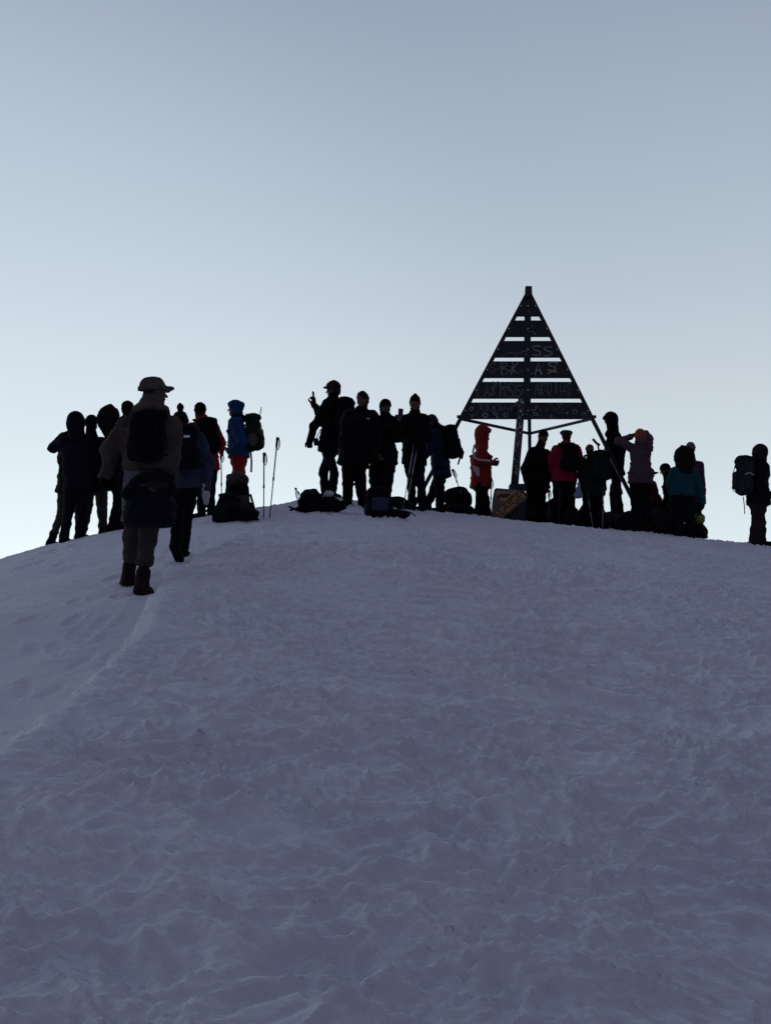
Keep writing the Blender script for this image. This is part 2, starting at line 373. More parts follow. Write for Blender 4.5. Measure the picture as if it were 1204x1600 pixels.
class MB:                                # straight-edged pieces: bars, tubes, plates
    def __init__(s): s.v = []; s.f = []
    def _q(s, vs, fs):
        b = len(s.v); s.v += [tuple(map(float, v)) for v in vs]; s.f += [tuple(b+i for i in f) for f in fs]
    def bar(s, a, b, wx, wy, up=(0,1,0), taper=1.):
        a = np.asarray(a, float); b = np.asarray(b, float); d = unit(b-a); u = np.asarray(up, float); u = unit(u - d*(u@d)); r = np.cross(d, u)
        vs = []
        for p, t in ((a, 1), (b, taper)):
            for i, j in ((-1,-1),(1,-1),(1,1),(-1,1)): vs.append(p + r*i*wx/2*t + u*j*wy/2*t)
        s._q(vs, [(3,2,1,0),(4,5,6,7),(0,1,5,4),(1,2,6,5),(2,3,7,6),(3,0,4,7)]); return s
    def tube(s, pts, rs, n=10):
        pts = [np.asarray(p, float) for p in pts]
        if not isinstance(rs, (list, tuple)): rs = [rs]*len(pts)
        vs = []; ref = None
        for i, p in enumerate(pts):
            d = unit(pts[min(i+1, len(pts)-1)] - pts[max(i-1, 0)])
            if ref is None: ref = V3(0,1,0) if abs(d[1]) < .9 else V3(1,0,0)
            u = unit(ref - d*(ref@d)); ref = u; r = np.cross(d, u)
            for k in range(n):
                a = 2*math.pi*k/n; vs.append(p + rs[i]*(r*math.cos(a) + u*math.sin(a)))
        m = len(pts); fs = [tuple(range(n-1, -1, -1)), tuple((m-1)*n+k for k in range(n))]
        for i in range(m-1):
            for k in range(n): fs.append((i*n+k, i*n+(k+1)%n, (i+1)*n+(k+1)%n, (i+1)*n+k))
        s._q(vs, fs); return s
    def plate(s, poly, n, th):           # a flat outline (3D points in one plane), given its thickness along n, centred
        n = unit(n)*th/2; m = len(poly)
        vs = [np.asarray(p)+n for p in poly] + [np.asarray(p)-n for p in poly]
        fs = [tuple(range(m)), tuple(range(2*m-1, m-1, -1))] + [(i, m+i, m+(i+1)%m, (i+1)%m) for i in range(m)]
        s._q(vs, fs); return s
    def strip(s, pts, n, w, th):         # a flat band along a path
        pts = [np.asarray(p, float) for p in pts]; n = unit(n); vs = []
        for i, p in enumerate(pts):
            d = unit(pts[min(i+1, len(pts)-1)] - pts[max(i-1, 0)]); r = unit(np.cross(d, n))
            for a, b in ((-1,-1),(1,-1),(1,1),(-1,1)): vs.append(p + r*a*w/2 + n*b*th/2)
        fs = [(3,2,1,0), tuple(4*(len(pts)-1)+i for i in range(4))]
        for i in range(len(pts)-1):
            for k in range(4): fs.append((4*i+k, 4*i+(k+1)%4, 4*i+4+(k+1)%4, 4*i+4+k))
        s._q(vs, fs); return s
    def build(s, name, mat, parent=None, loc=None, smooth=False, bevel=0.):
        me = bpy.data.meshes.new(name); bm = bmesh.new()
        vs = [bm.verts.new(v) for v in s.v]
        for f in s.f:
            try: bm.faces.new([vs[i] for i in f])
            except ValueError: pass
        bmesh.ops.recalc_face_normals(bm, faces=bm.faces[:])
        if bevel: bmesh.ops.bevel(bm, geom=bm.edges[:], offset=bevel, segments=2, affect='EDGES', profile=.6)
        if smooth:
            for f in bm.faces: f.smooth = len(f.verts) <= 4
        bm.to_mesh(me); bm.free(); me.materials.append(mat)
        o = bpy.data.objects.new(name, me); COL.objects.link(o)
        if loc is not None: o.location = loc
        if parent is not None: o.parent = parent
        return o
def tag(o, label, cat, group=None, kind=None):
    o['label'] = label; o['category'] = cat
    if group: o['group'] = group
    if kind: o['kind'] = kind
    return o
def empty(name, loc):
    o = bpy.data.objects.new(name, None); o.empty_display_size = .2; o.location = loc; COL.objects.link(o); return o

# ------------------------------------------------------------------ colours
K = {}
def C(name):
    if name not in K:
        c, r = PAL[name]; K[name] = cloth(name + '_cloth', c, r)
    return K[name]
PAL = {'black': ((.0045,.0045,.006), .85), 'ink': ((.0060,.0068,.012), .85), 'navy': ((.008,.013,.036), .8), 'blue': ((.012,.042,.125), .75), 'slate': ((.032,.042,.075), .8),
  'red': ((.26,.018,.017), .8), 'orange_red': ((.21,.020,.017), .8), 'crimson': ((.22,.010,.030), .8), 'darkred': ((.085,.014,.014), .8), 'orange': ((.24,.065,.035), .75),
  'brown': ((.066,.050,.042), .9), 'tan': ((.085,.066,.054), .9), 'khaki': ((.048,.041,.037), .9), 'grey': ((.105,.105,.125), .85), 'lightgrey': ((.45,.43,.45), .8), 'olive': ((.050,.050,.042), .85),
  'green': ((.010,.022,.014), .85), 'darkgreen': ((.010,.014,.013), .85), 'teal': ((.008,.060,.080), .7), 'mauve': ((.080,.046,.062), .8), 'purple': ((.055,.026,.052), .75), 'rust': ((.15,.05,.032), .85),
  'lime': ((.22,.28,.07), .8), 'maroon': ((.022,.012,.012), .85), 'greypack': ((.024,.028,.029), .85), 'darkbrown': ((.026,.019,.018), .9), 'fur': ((.010,.009,.009), .95), 'steel': ((.3,.3,.32), .5), 'white': ((.7,.7,.72), .7)}
SKIN = cloth('skin', (.13,.075,.058), .6, .08, 90., .08)
HAIR = cloth('hair', (.018,.014,.012), .7, .5, 150., .2)
METAL = plain('dark_metal', (.03,.03,.033), .45, .6)
STEEL = plain('worn_steel', (.30,.30,.32), .4, .9)
RUBBER = plain('black_rubber', (.015,.015,.016), .7, 0)

# ------------------------------------------------------------------ people
def hand(S, w, d, n, t, curl=.5, bulk=1., k=.006):
    """palm, four fingers of unequal length and a thumb on the side t; w wrist, d direction, n the way the palm faces"""
    d = unit(d); n = unit(n - d*(n@d)); t = unit(np.cross(d, n)*(1 if np.cross(d, n)@t > 0 else -1))
    S.tor([(w, .026*bulk, .020*bulk), (w+d*.035, .036*bulk, .019*bulk), (w+d*.078, .040*bulk, .015*bulk)], t, n, .012, .02)
    sp = .0205*(bulk**.5)
    for i, (ln, r) in enumerate(((.070,.0088),(.080,.0092),(.075,.0088),(.058,.0078))):
        o = (1.5-i)*sp; b = w + d*.080 + t*o; dirn = unit(d + t*(1.5-i)*.09); p = [b]; a = 0
        for q, fr in enumerate((.45,.31,.24)):
            a += curl*(.55 if q == 0 else .75); v = dirn*math.cos(a) + n*math.sin(a); p.append(p[-1] + v*ln*fr)
        S.chain(p, [r*bulk, r*bulk*.98, r*bulk*.9, r*bulk*.8], k)
    b = w + d*.022 + t*.024*bulk; b2 = b + unit(d*.55 + t*.8 + n*.25)*.042; b3 = b2 + unit(d*.85 + t*.35 + n*.3*(1+curl))*.034; b4 = b3 + unit(d*.95 + n*.4*curl)*.024
    S.chain([b, b2, b3, b4], [.0145*bulk, .0125*bulk, .0108*bulk, .009*bulk], k)

def frame(yaw, pitch=0., roll=0.):
    a = R_(yaw); F = V3(math.sin(a), math.cos(a), 0); R = V3(math.cos(a), -math.sin(a), 0); U = V3(0,0,1)
    p = R_(pitch); F, U = F*math.cos(p) - U*math.sin(p), U*math.cos(p) + F*math.sin(p)   # positive pitch: nodding down
    r = R_(roll); R, U = R*math.cos(r) - U*math.sin(r), U*math.cos(r) + R*math.sin(r)    # positive roll: leaning to the right
    return R, F, U

def put_head(S, c, R, F, U, s=1.):
    M = [R, F, U]
    S.ell(c + U*.028*s, V3(.074,.094,.092)*s, M, .02)
    S.ell(c - U*.050*s + F*.020*s, V3(.056,.066,.062)*s, M, .03)
    S.ell(c + F*.066*s - U*.088*s, V3(.022,.018,.018)*s, M, .02)                  # chin
    S.ell(c + F*.078*s + U*.030*s, V3(.050,.016,.014)*s, M, .02)                  # brow
    S.cone(c + F*.090*s + U*.008*s, c + F*.112*s - U*.026*s, .008*s, .013*s, .012)  # nose
    for q in (-1, 1):
        S.ell(c + R*.076*q*s - F*.004*s - U*.004*s, V3(.010,.020,.031)*s, M, .006)   # ears
        S.ell(c + R*.036*q*s + F*.058*s - U*.030*s, V3(.024,.022,.026)*s, M, .02)    # cheeks
        S.ell(c + R*.032*q*s + F*.100*s + U*.008*s, V3(.017,.016,.010)*s, M, .01, 'sub')  # eye sockets
        S.ell(c + R*.032*q*s + F*.080*s + U*.006*s, V3(.013,.013,.010)*s, M, .004)   # eyes
    S.ell(c + F*.088*s - U*.055*s, V3(.024,.014,.007)*s, M, .006)                   # lips
    S.ell(c + F*.105*s - U*.0555*s, V3(.022,.012,.003)*s, M, .004, 'sub')           # mouth

def headwear(kind, c, R, F, U, mat, body, o, s=1., neck=None, extra=None):
    if 'hood' in kind: s = s*1.06
    M = [R, F, U]; S = Solid(.0085)
    if kind == 'beanie' or kind == 'peak' or kind == 'bobble':
        S.ell(c + U*.045*s - F*.006, V3(.089,.106,.098 if kind != 'peak' else .112)*s, M, .01)
        if kind == 'peak': S.cone(c + U*.11*s - F*.01, c + U*.165*s - F*.02, .05*s, .022*s, .05)
        S.cut(c + U*.000*s - F*.02, unit(-U + F*.34))
        S2 = S; UU = unit(U - F*.34); S2.ell(c + U*.022*s - F*.006, V3(.096,.112,.030)*s, [R, np.cross(UU, R), UU], .012)
        if kind == 'bobble': S2.ell(c + U*.178*s - F*.02, V3(.038,.038,.046)*s, M, .012); S2.cone(c+U*.19*s-F*.02, c+U*.225*s-F*.02, .03*s, .012*s, .02)
        S2.crease(.005, .022, (1,1,2), 3)
        return S2.build('hat', mat, body, o)
    if kind == 'cap':          # soft crown with a brim
        S.ell(c + U*.065*s - F*.010, V3(.094,.116,.082)*s, M, .02)
        S.cut(c + U*.022*s, -U)
        S.ell(c + U*.034*s - F*.008, V3(.100,.120,.020)*s, M, .02)
        S.ell(c + U*.045*s + F*.120*s, V3(.074,.062,.011)*s, M, .02); S.ell(c + U*.030*s, V3(.095,.117,.010)*s, M, .03)
        S.crease(.010, .045, seed=5); return S.build('hat', mat, body, o)
    if kind == 'flat':         # wide puffed crown
        S.ell(c + U*.085*s, V3(.122,.126,.050)*s, M, .03); S.ell(c + U*.045*s, V3(.096,.110,.05)*s, M, .03)
        S.cut(c + U*.010*s, -U); S.crease(.007, .05, seed=6); return S.build('hat', mat, body, o)
    if kind == 'flaps':        # trapper hat: puffed crown, ear flaps down to the collar
        S.ell(c + U*.075*s - F*.005, V3(.112,.128,.075)*s, M, .03); S.ell(c + U*.03*s - F*.005, V3(.105,.118,.06)*s, M, .02)
        for q in (-1, 1): S.ell(c + R*.078*q*s - U*.045*s - F*.010*s, V3(.026,.062,.082)*s, M, .02)
        S.ell(c - F*.075*s - U*.045*s, V3(.080,.045,.09)*s, M, .03)
        S.ell(c + F*.135*s - U*.035*s, V3(.066,.07,.078)*s, M, .015, 'sub'); S.crease(.008, .035, seed=8); return S.build('hat', mat, body, o)
    if kind == 'curls':
        S.ell(c + U*.045*s - F*.010, V3(.092,.110,.102)*s, M, .01); S.ell(c - F*.045*s - U*.015*s, V3(.086,.064,.080)*s, M, .02)
        S.ell(c + F*.125*s - U*.045*s, V3(.085,.075,.085)*s, M, .01, 'sub'); S.ell(c + U*.050*s + F*.10*s, V3(.055,.045,.010)*s, M, .015); S.crease(.016, .024, seed=9); return S.build('hair', mat, body, o)
    if kind == 'hair':
        S.ell(c + U*.040*s - F*.010, V3(.085,.102,.094)*s, M, .01); S.ell(c - F*.040*s - U*.01*s, V3(.080,.062,.075)*s, M, .02)
        S.ell(c + F*.115*s - U*.045*s, V3(.085,.075,.085)*s, M, .01, 'sub'); S.crease(.014, .020, seed=9); return S.build('hair', mat, body, o)
    if kind in ('hood', 'furhood', 'peakhood'):
        b = 1.12 if kind == 'furhood' else 1.
        S.ell(c + U*.018*s - F*.014*s, V3(.118*b,.136,.138*b)*s, M, .03)
        nk = neck if neck is not None else c - U*.17
        S.cone(c - U*.05*s - F*.02, nk - V3(0,0,.02), .102*s, .112*s, .05)
        if kind == 'peakhood': S.ell(c + F*.105*s + U*.060*s, V3(.075,.062,.035)*s, M, .03)
        if kind == 'furhood':
            S.cone(c + U*.10*s, c + U*.175*s - F*.01, .075*s, .02*s, .04)
        S.ell(c + F*.150*s - U*.005*s, V3(.076,.085,.104)*s, M, .015, 'sub')
        S.crease(.012 if kind == 'furhood' else .006, .026 if kind == 'furhood' else .06, seed=11)
        return S.build('hood', mat, body, o)

def person(label, Y, yaw, head, neck, pel, arms, legs, jacket='black', trousers='black', hat=None, hatc='black', face=None, boots='black',
           gloves='black', hem=None, b=1., tb=1., sc=1., shw=1., hoodc=None, puffy=0, lean=0., collar=True, hs=1., mittens=False, sleeve=None, depth=1.,
           fold=1., scarf=None, seed=1, footyaw=None, flare=1., group='climbers on the summit', curl=.6, tor_extra=None, hh=1., gs=1., cuff=0., shaft=.12, bs=1., shz=.88):
    """head, neck, pelvis: pixels of the photograph (+ metres deeper than Y); arms: {'L': (elbow, wrist[, finger direction])}; legs: {'L': (knee, foot)}"""
    def pt(q): return P(q[0], q[1], Y + (q[2] if len(q) > 2 else 0))
    pe = pt(pel); o = V3(pe[0], pe[1], g1(pe[0], pe[1]))
    L = lambda q: pt(q) - o
    pe = L(pel); ne = L(neck); hc = L(head)
    R, F, _ = frame(yaw); U = unit(ne - pe); F2 = unit(np.cross(U, R)); ln = np.linalg.norm(ne - pe)
    hy, hp = (yaw if face is None else face[0]), (0 if face is None else face[1]); hr = 0 if face is None or len(face) < 3 else face[2]
    HR, HF, HU = frame(hy, hp, hr)
    sh = {q: pe + U*ln*shz + R*.172*sc*shw*sg for q, sg in (('L', -1), ('R', 1))}
    hip = {q: pe - U*.02 + R*.088*sc*sg for q, sg in (('L', -1), ('R', 1))}
    A = {}; PN = {}
    for q, a in arms.items(): A[q] = (L(a[0]), L(a[1]), unit(a[2]) if len(a) > 2 else unit(L(a[1]) - L(a[0]))); PN[q] = np.asarray(a[3], float) if len(a) > 3 else unit(F2*.3 - R*(-1 if q == 'L' else 1) + U*.15)
    G = {}
    for q, a in legs.items():
        kn = L(a[0]); f = a[1]
        if len(f) == 2:                                   # (px, deeper): the sole rests on the snow
            x = P(f[0], 800, Y + f[1])[0]; y = Y + f[1]; s = V3(x, y, g1(x, y)-.030) - o
        else: s = P(f[0], f[1], Y + f[2]) - o
        fy = footyaw[0 if q == 'L' else 1] if footyaw else yaw
        up = f[3] if len(f) > 3 else 0.                   # heel raised, degrees
        G[q] = (kn, s, R_(fy), R_(up))
    # the body itself, one surface from crown to toes
    S = Solid(.0095)
    S.tor([(pe-U*.06*sc, .135*sc, .095*sc), (pe+U*ln*.30, .125*sc, .09*sc), (pe+U*ln*.70, .150*sc, .105*sc), (pe+U*ln*.93, .125*sc, .06*sc)], R, F2, .04)
    S.cone(ne - U*.03, hc - HU*.06*sc, .055*sc, .048*sc, .03)
    put_head(S, hc, HR, HF, HU, sc*hh)
    bare = gloves is None
    for q, (el, wr, fd) in A.items():
        sg = -1 if q == 'L' else 1
        S.cone(sh[q]-R*sg*.02, el, .046*sc, .038*sc, .03); S.cone(el, wr, .036*sc, .025*sc, .02)
        if bare: hand(S, wr, fd, PN[q], unit(F2 + U*.3 - R*sg*.2), curl, 1.08)
        else: S.cone(wr, wr + fd*.07, .024, .020, .015)
    for q, (kn, s, fy, up) in G.items():
        an = s + V3(0,0,.10) + V3(math.sin(fy), math.cos(fy), 0)*(-.02) + V3(0,0,1)*math.sin(up)*.10
        S.cone(hip[q], kn, .072*sc, .050*sc, .03); S.cone(kn, an, .047*sc, .034*sc, .02)
        f3 = V3(math.sin(fy), math.cos(fy), 0); z3 = V3(0,0,1); f4, u4 = f3*math.cos(up) - z3*math.sin(up), z3*math.cos(up) + f3*math.sin(up); s4 = s + z3*math.sin(up)*.20
        S.cone(an, s4 - f4*.03 + u4*.06, .030, .030, .02); S.cone(s4 - f4*.03 + u4*.06, s4 + f4*.10 + u4*.045, .030, .022, .02)
    body = S.build('person', SKIN, None, o)
    tag(body, label, 'person', group)
    z0 = V3(0,0,0)
    # jacket
    S = Solid(.0105)
    hemd = .14*sc if hem is None else float(np.linalg.norm(L((pel[0], hem) + tuple(pel[2:3])) - pe))*(1 if hem > pel[1] else -1)
    D = depth
    S.tor([(pe-U*hemd, (max(.178*b*flare, .172*tb) + .006)*sc, (max(.132*b*D, .135*tb) + .006)*sc), (pe+U*ln*.16, max(.172*b, .170*tb+.004)*sc, max(.128*b*D, .134*tb+.004)*sc), (pe+U*ln*.42, .170*sc*b, .128*sc*b*D), (pe+U*ln*.72, .186*sc*b*shw, .140*sc*b*D), (pe+U*ln*(shz-.02), .138*sc*shw, .088*sc*b)], R, F2, .045)
    for sg in (-1, 1): S.cone(ne - U*.005, pe + U*ln*shz + R*.135*sc*shw*sg, .062*sc, .070*sc*b, .06)
    if tor_extra: tor_extra(S, pe, ne, U, R, F2)
    for q, (el, wr, fd) in A.items():
        sg = -1 if q == 'L' else 1; s1 = sh[q] - R*sg*.012
        S.cone(s1, el, .077*sc*b, .064*sc*b, .05); S.cone(el, wr - unit(wr-el)*.0, .063*sc*b, .046*sc*b, .025)
    if collar: S.cone(ne - U*.03, ne + (hc - HU*.085*sc*hh - HF*.01 - ne)*.98, .084*sc, .074*sc*hh, .04)
    if puffy: S.quilt(.007*puffy, .075)
    S.crease(.012*fold, .085, (1,1,1.3), seed); S.crease(.008*fold, .035, (1,1,.8), seed=seed+1)
    S.build('jacket', C(jacket), body)
    # trousers
    S = Solid(.0105)
    S.ell(pe - U*.03*sc, V3(.162*tb, .125*tb, .13)*sc, [R, F2, U], .03)
    for q, (kn, s, fy, up) in G.items():
        sg = -1 if q == 'L' else 1
        an = s + V3(0,0,.085) + V3(math.sin(fy), math.cos(fy), 0)*(-.025) + V3(0,0,1)*math.sin(up)*.13
        S.cone(hip[q], kn, .096*sc*tb, .072*sc*tb, .03); S.cone(kn, an + unit(kn-an)*cuff, .070*sc*tb, .066*sc*tb, .02)
    S.crease(.013, .07, (1,1,.8), seed+2); S.crease(.006, .03, seed=seed+3)
    S.build('trousers', C(trousers), body)
    # boots
    bt = {}
    for q, (kn, s, fy, up) in G.items():
        S = Solid(.0085); ff = V3(math.sin(fy), math.cos(fy), 0); rr = V3(math.cos(fy), -math.sin(fy), 0); uu = V3(0,0,1)
        ff, uu = ff*math.cos(up) - uu*math.sin(up), uu*math.cos(up) + ff*math.sin(up)
        s2 = s + (ff*0) + (V3(0,0,1)*math.sin(up)*.20)
        S.cone(s2 - ff*.06 + uu*.045, s2 + ff*.14 + uu*.038, .050*bs, .044*bs, .02); S.cone(s2 - ff*.03 + uu*.06, s2 - ff*.03 + uu*.06 + unit(kn - (s2 - ff*.03 + uu*.06))*shaft, .054*bs, (.054 if shaft < .15 else .060)*bs, .03)
        S.box(s2 + ff*.04 + uu*.018, (.047*bs,.140,.020), [rr, ff, uu], .012, .012); S.cut(s2 - uu*.001, -uu)
        S.crease(.004, .03, seed=seed+5)
        bt[q] = (S.build('boot', C(boots), body), s2, ff, rr, uu)
    if not bare:
        for q, (el, wr, fd) in A.items():
            sg = -1 if q == 'L' else 1; S = Solid(.0065)
            S.cone(wr - fd*.035, wr + fd*.012, .044*sc, .036*sc, .012)
            if mittens:
                t_ = unit(np.cross(fd, PN[q])); n_ = unit(np.cross(t_, fd)); t_ = t_*(1 if t_@(F2+U*.3) > 0 else -1)
                S.tor([(wr, .034, .028), (wr+fd*.07, .046, .030), (wr+fd*.14, .038, .024)], t_, n_, .02); S.cone(wr+fd*.03+t_*.03, wr+fd*.08+t_*.058, .020, .016, .015)
            else: hand(S, wr, fd, PN[q], unit(F2 + U*.3 - R*sg*.2), curl, 1.28*gs)
            S.build('glove', C(gloves), body)
    if hat: headwear(hat, hc, HR, HF, HU, HAIR if hat in ('hair', 'curls') else C(hatc), body, z0, sc*hh*hs, ne)
    if hat in ('beanie', 'peak', 'bobble', 'cap', 'flat'):
        S = Solid(.0085); S.ell(hc - HF*.030*sc*hh - HU*.022*sc*hh, V3(.078,.070,.072)*sc*hh, [HR, HF, HU], .02); S.crease(.008, .02, seed=seed+9); S.build('hair', HAIR, body)
    if hoodc:                                             # hood lying on the shoulders / thick collar
        S = Solid(.0095); S.ell(ne + U*.025 - F2*.045, V3(.125,.095,.070)*sc, [R, F2, U], .03); S.cone(ne - U*.0, ne + U*.075, .088*sc, .084*sc, .03); S.crease(.008, .05, seed=seed+6)
        S.build('hood', C(hoodc), body)
    if scarf:
        S = Solid(.0085); S.ell(hc + HF*.052 - HU*.082, V3(.062,.062,.050), [HR, HF, HU], .02); S.cone(ne, ne+U*.06, .075, .07, .03); S.crease(.010, .025, seed=seed+7)
        S.build('scarf', C(scarf), body)
    return dict(body=body, o=o, pe=pe+o, ne=ne+o, hc=hc+o, R=R, F=F2, U=U, HR=HR, HF=HF, HU=HU, sh={q: v+o for q, v in sh.items()}, A={q: (a[0]+o, a[1]+o, a[2]) for q, a in A.items()},
                boots=bt, hip={q: v+o for q, v in hip.items()}, L=L, ln=ln)

# ------------------------------------------------------------------ backpacks, poles, phones
def pack_body(S, c, M, w, d, h):
    R, F, U = M                                          # F points away from the wearer
    S.box(c, (w/2, d/2, h/2), M, min(w, d)*.32, .02)
    S.ell(c - U*h*.22 + F*d*.25, V3(w*.44, d*.42, h*.28), M, .05)
def backpack(label, c, out, w=.30, d=.20, h=.50, up=(0,0,1), col='black', lidc=None, pocketc=None, group='backpacks on the climbers', wearer=None, frontstraps=True, lid=True, seed=1, sidep=True, rest=False):
    """c: centre in the world; out: the way its outer face looks; worn packs take their straps from the wearer"""
    c = np.asarray(c, float); U = unit(up); F = unit(np.asarray(out, float) - U*(np.asarray(out, float)@U)); R = np.cross(F, U); M = [R, F, U]
    S = Solid(.010); pack_body(S, V3(0,0,0), M, w, d, h); S.crease(.022, .11, seed=seed); S.crease(.010, .04, seed=seed+1)
    o = S.build('backpack', C(col), None, c); tag(o, label, 'backpack', group)
    if lid:
        S = Solid(.010); S.ell(U*h*.47 + F*d*.02, V3(w*.50, d*.60, h*.13), M, .02); S.box(U*h*.45, (w*.46, d*.50, h*.07), M, .03, .03); S.crease(.016, .07, seed=seed+2)
        S.build('lid', C(lidc or col), o)
    S = Solid(.010); S.box(F*d*.50 - U*h*.13, (w*.34, d*.20, h*.25), M, .03, .02); S.crease(.007, .04, seed=seed+3)
    S.build('front_pocket', C(pocketc or col), o)
    if sidep:
        for q in (-1, 1):
            S = Solid(.010); S.ell(R*w*.50*q - U*h*.24, V3(w*.11, d*.36, h*.20), M, .02); S.crease(.006, .04, seed=seed+4); S.build('side_pocket', C(pocketc or col), o)
    st = MB()
    for q in (-1, 1):
        x = R*w*.30*q
        st.strip([x + F*d*.50 + U*h*.36, x + F*d*.60 + U*h*.15, x + F*d*.66 - U*h*.15, x + F*d*.58 - U*h*.42, x + F*d*.2 - U*h*.5], F, .022, .006)
    st.build('compression_strap', C('ink'), o)
    for q in (-1, 1):
        st = MB()
        if wearer is not None:
            s = wearer['sh']['R' if (R*q)@wearer['R'] > 0 else 'L'] - c; W = wearer
            s = s - unit(s - (W['ne']-c))*.06
            pts = [R*w*.22*q - F*d*.5 + U*h*.40, s - W['F']*.09 + W['U']*.085, s + W['F']*.02 + W['U']*.112, s + W['F']*.105 + W['U']*.02, s + W['F']*.125 - W['U']*.14, s + W['F']*.06 + R*q*.05 - W['U']*.26, R*w*.42*q - F*d*.45 - U*h*.34]
            st.tube(pts, [.014,.019,.020,.020,.017,.010,.009], 8)
        else:
            pts = [R*w*.20*q - F*d*.48 + U*h*.42, R*w*.22*q - F*(d*.5+.06) + U*h*.30, R*w*.26*q - F*(d*.5+.085) + U*h*.02, R*w*.32*q - F*(d*.5+.05) - U*h*.28, R*w*.36*q - F*d*.45 - U*h*.42]
            st.tube(pts, [.014,.022,.024,.016,.010], 8)
        st.build('shoulder_strap', C('black'), o, smooth=True)
    h_ = MB(); h_.tube([R*-.04 - F*d*.42 + U*h*.50, R*-.03 - F*d*.46 + U*h*.60, R*.03 - F*d*.46 + U*h*.60, R*.04 - F*d*.42 + U*h*.50], .008, 6); h_.build('haul_loop', C('black'), o, smooth=True)
    return o
def worn(label, W, w=.30, d=.20, h=.50, col='black', up=.0, side=0., off=0., **kw):
    c = W['pe'] + W['U']*(W['ln']*.60 + up) - W['F']*(.125 + d/2 + off) + W['R']*side
    return backpack(label, c, -W['F'], w, d, h, W['U'], col, wearer=W, **kw)
def pole(label, top, tip, group='trekking poles', col=None, basket=True):
    top = np.asarray(top, float); tip = np.asarray(tip, float); d = unit(tip-top); l = np.linalg.norm(tip-top); o = top
    g = MB(); g.tube([d*0, d*.012, d*.05, d*.10, d*.13, d*.145], [.010,.020,.016,.017,.015,.010], 10)
    ob = empty('trekking_pole', top); tag(ob, label, 'trekking pole', group)
    g.build('grip', RUBBER, ob, smooth=True)
    s = MB(); s.tube([d*.14, d*l*.52], .0085, 8); s.tube([d*l*.50, d*l*.96], .0070, 8); s.build('shaft', col or METAL, ob, smooth=True)
    k = MB(); k.tube([d*(l*.50-.015), d*(l*.50+.03)], .0125, 8); k.build('lock', RUBBER, ob, smooth=True)
    t = MB(); t.tube([d*l*.955, d*l*1.0], [.006,.003], 6); t.build('tip', STEEL, ob)
    if basket: b_ = MB(); b_.tube([d*(l-.075), d*(l-.066)], [.042,.036], 14); b_.build('basket', RUBBER, ob, smooth=True)
    w = MB(); x = unit(np.cross(d, V3(0,1,0))); w.strip([x*.012, x*.03+d*.05, x*.036+d*.12, x*.02+d*.17, x*-.004+d*.13, x*.006+d*.03], V3(0,1,0), .016, .003); w.build('wrist_loop', C('black'), ob)
    return ob
def phone(label, c, R, U):
    N = np.cross(R, U); ob = empty('phone', c); tag(ob, label, 'phone', 'phones held up for pictures')
    m = MB(); m.bar(-U*.075, U*.075, .074, .009, up=N); m.build('case', plain('phone_case', (.02,.02,.022), .3), ob, bevel=.003)
    m = MB(); m.bar(U*.03+R*-.018+N*.006, U*.065+R*-.018+N*.006, .032, .003, up=N); m.build('camera_bump', RUBBER, ob)
    m = MB(); m.bar(-U*.070-N*.0055, U*.070-N*.0055, .068, .001, up=N); m.build('screen', plain('phone_glass', (.015,.016,.02), .08, 0), ob)
    return ob
def lump(name, mat, c, prims, noise, parent=None, h=.012):
    S = Solid(h)
    for k in prims: getattr(S, k[0])(*k[1:])
    for nz in noise: S.crease(*nz)
    return S.build(name, mat, parent, c)

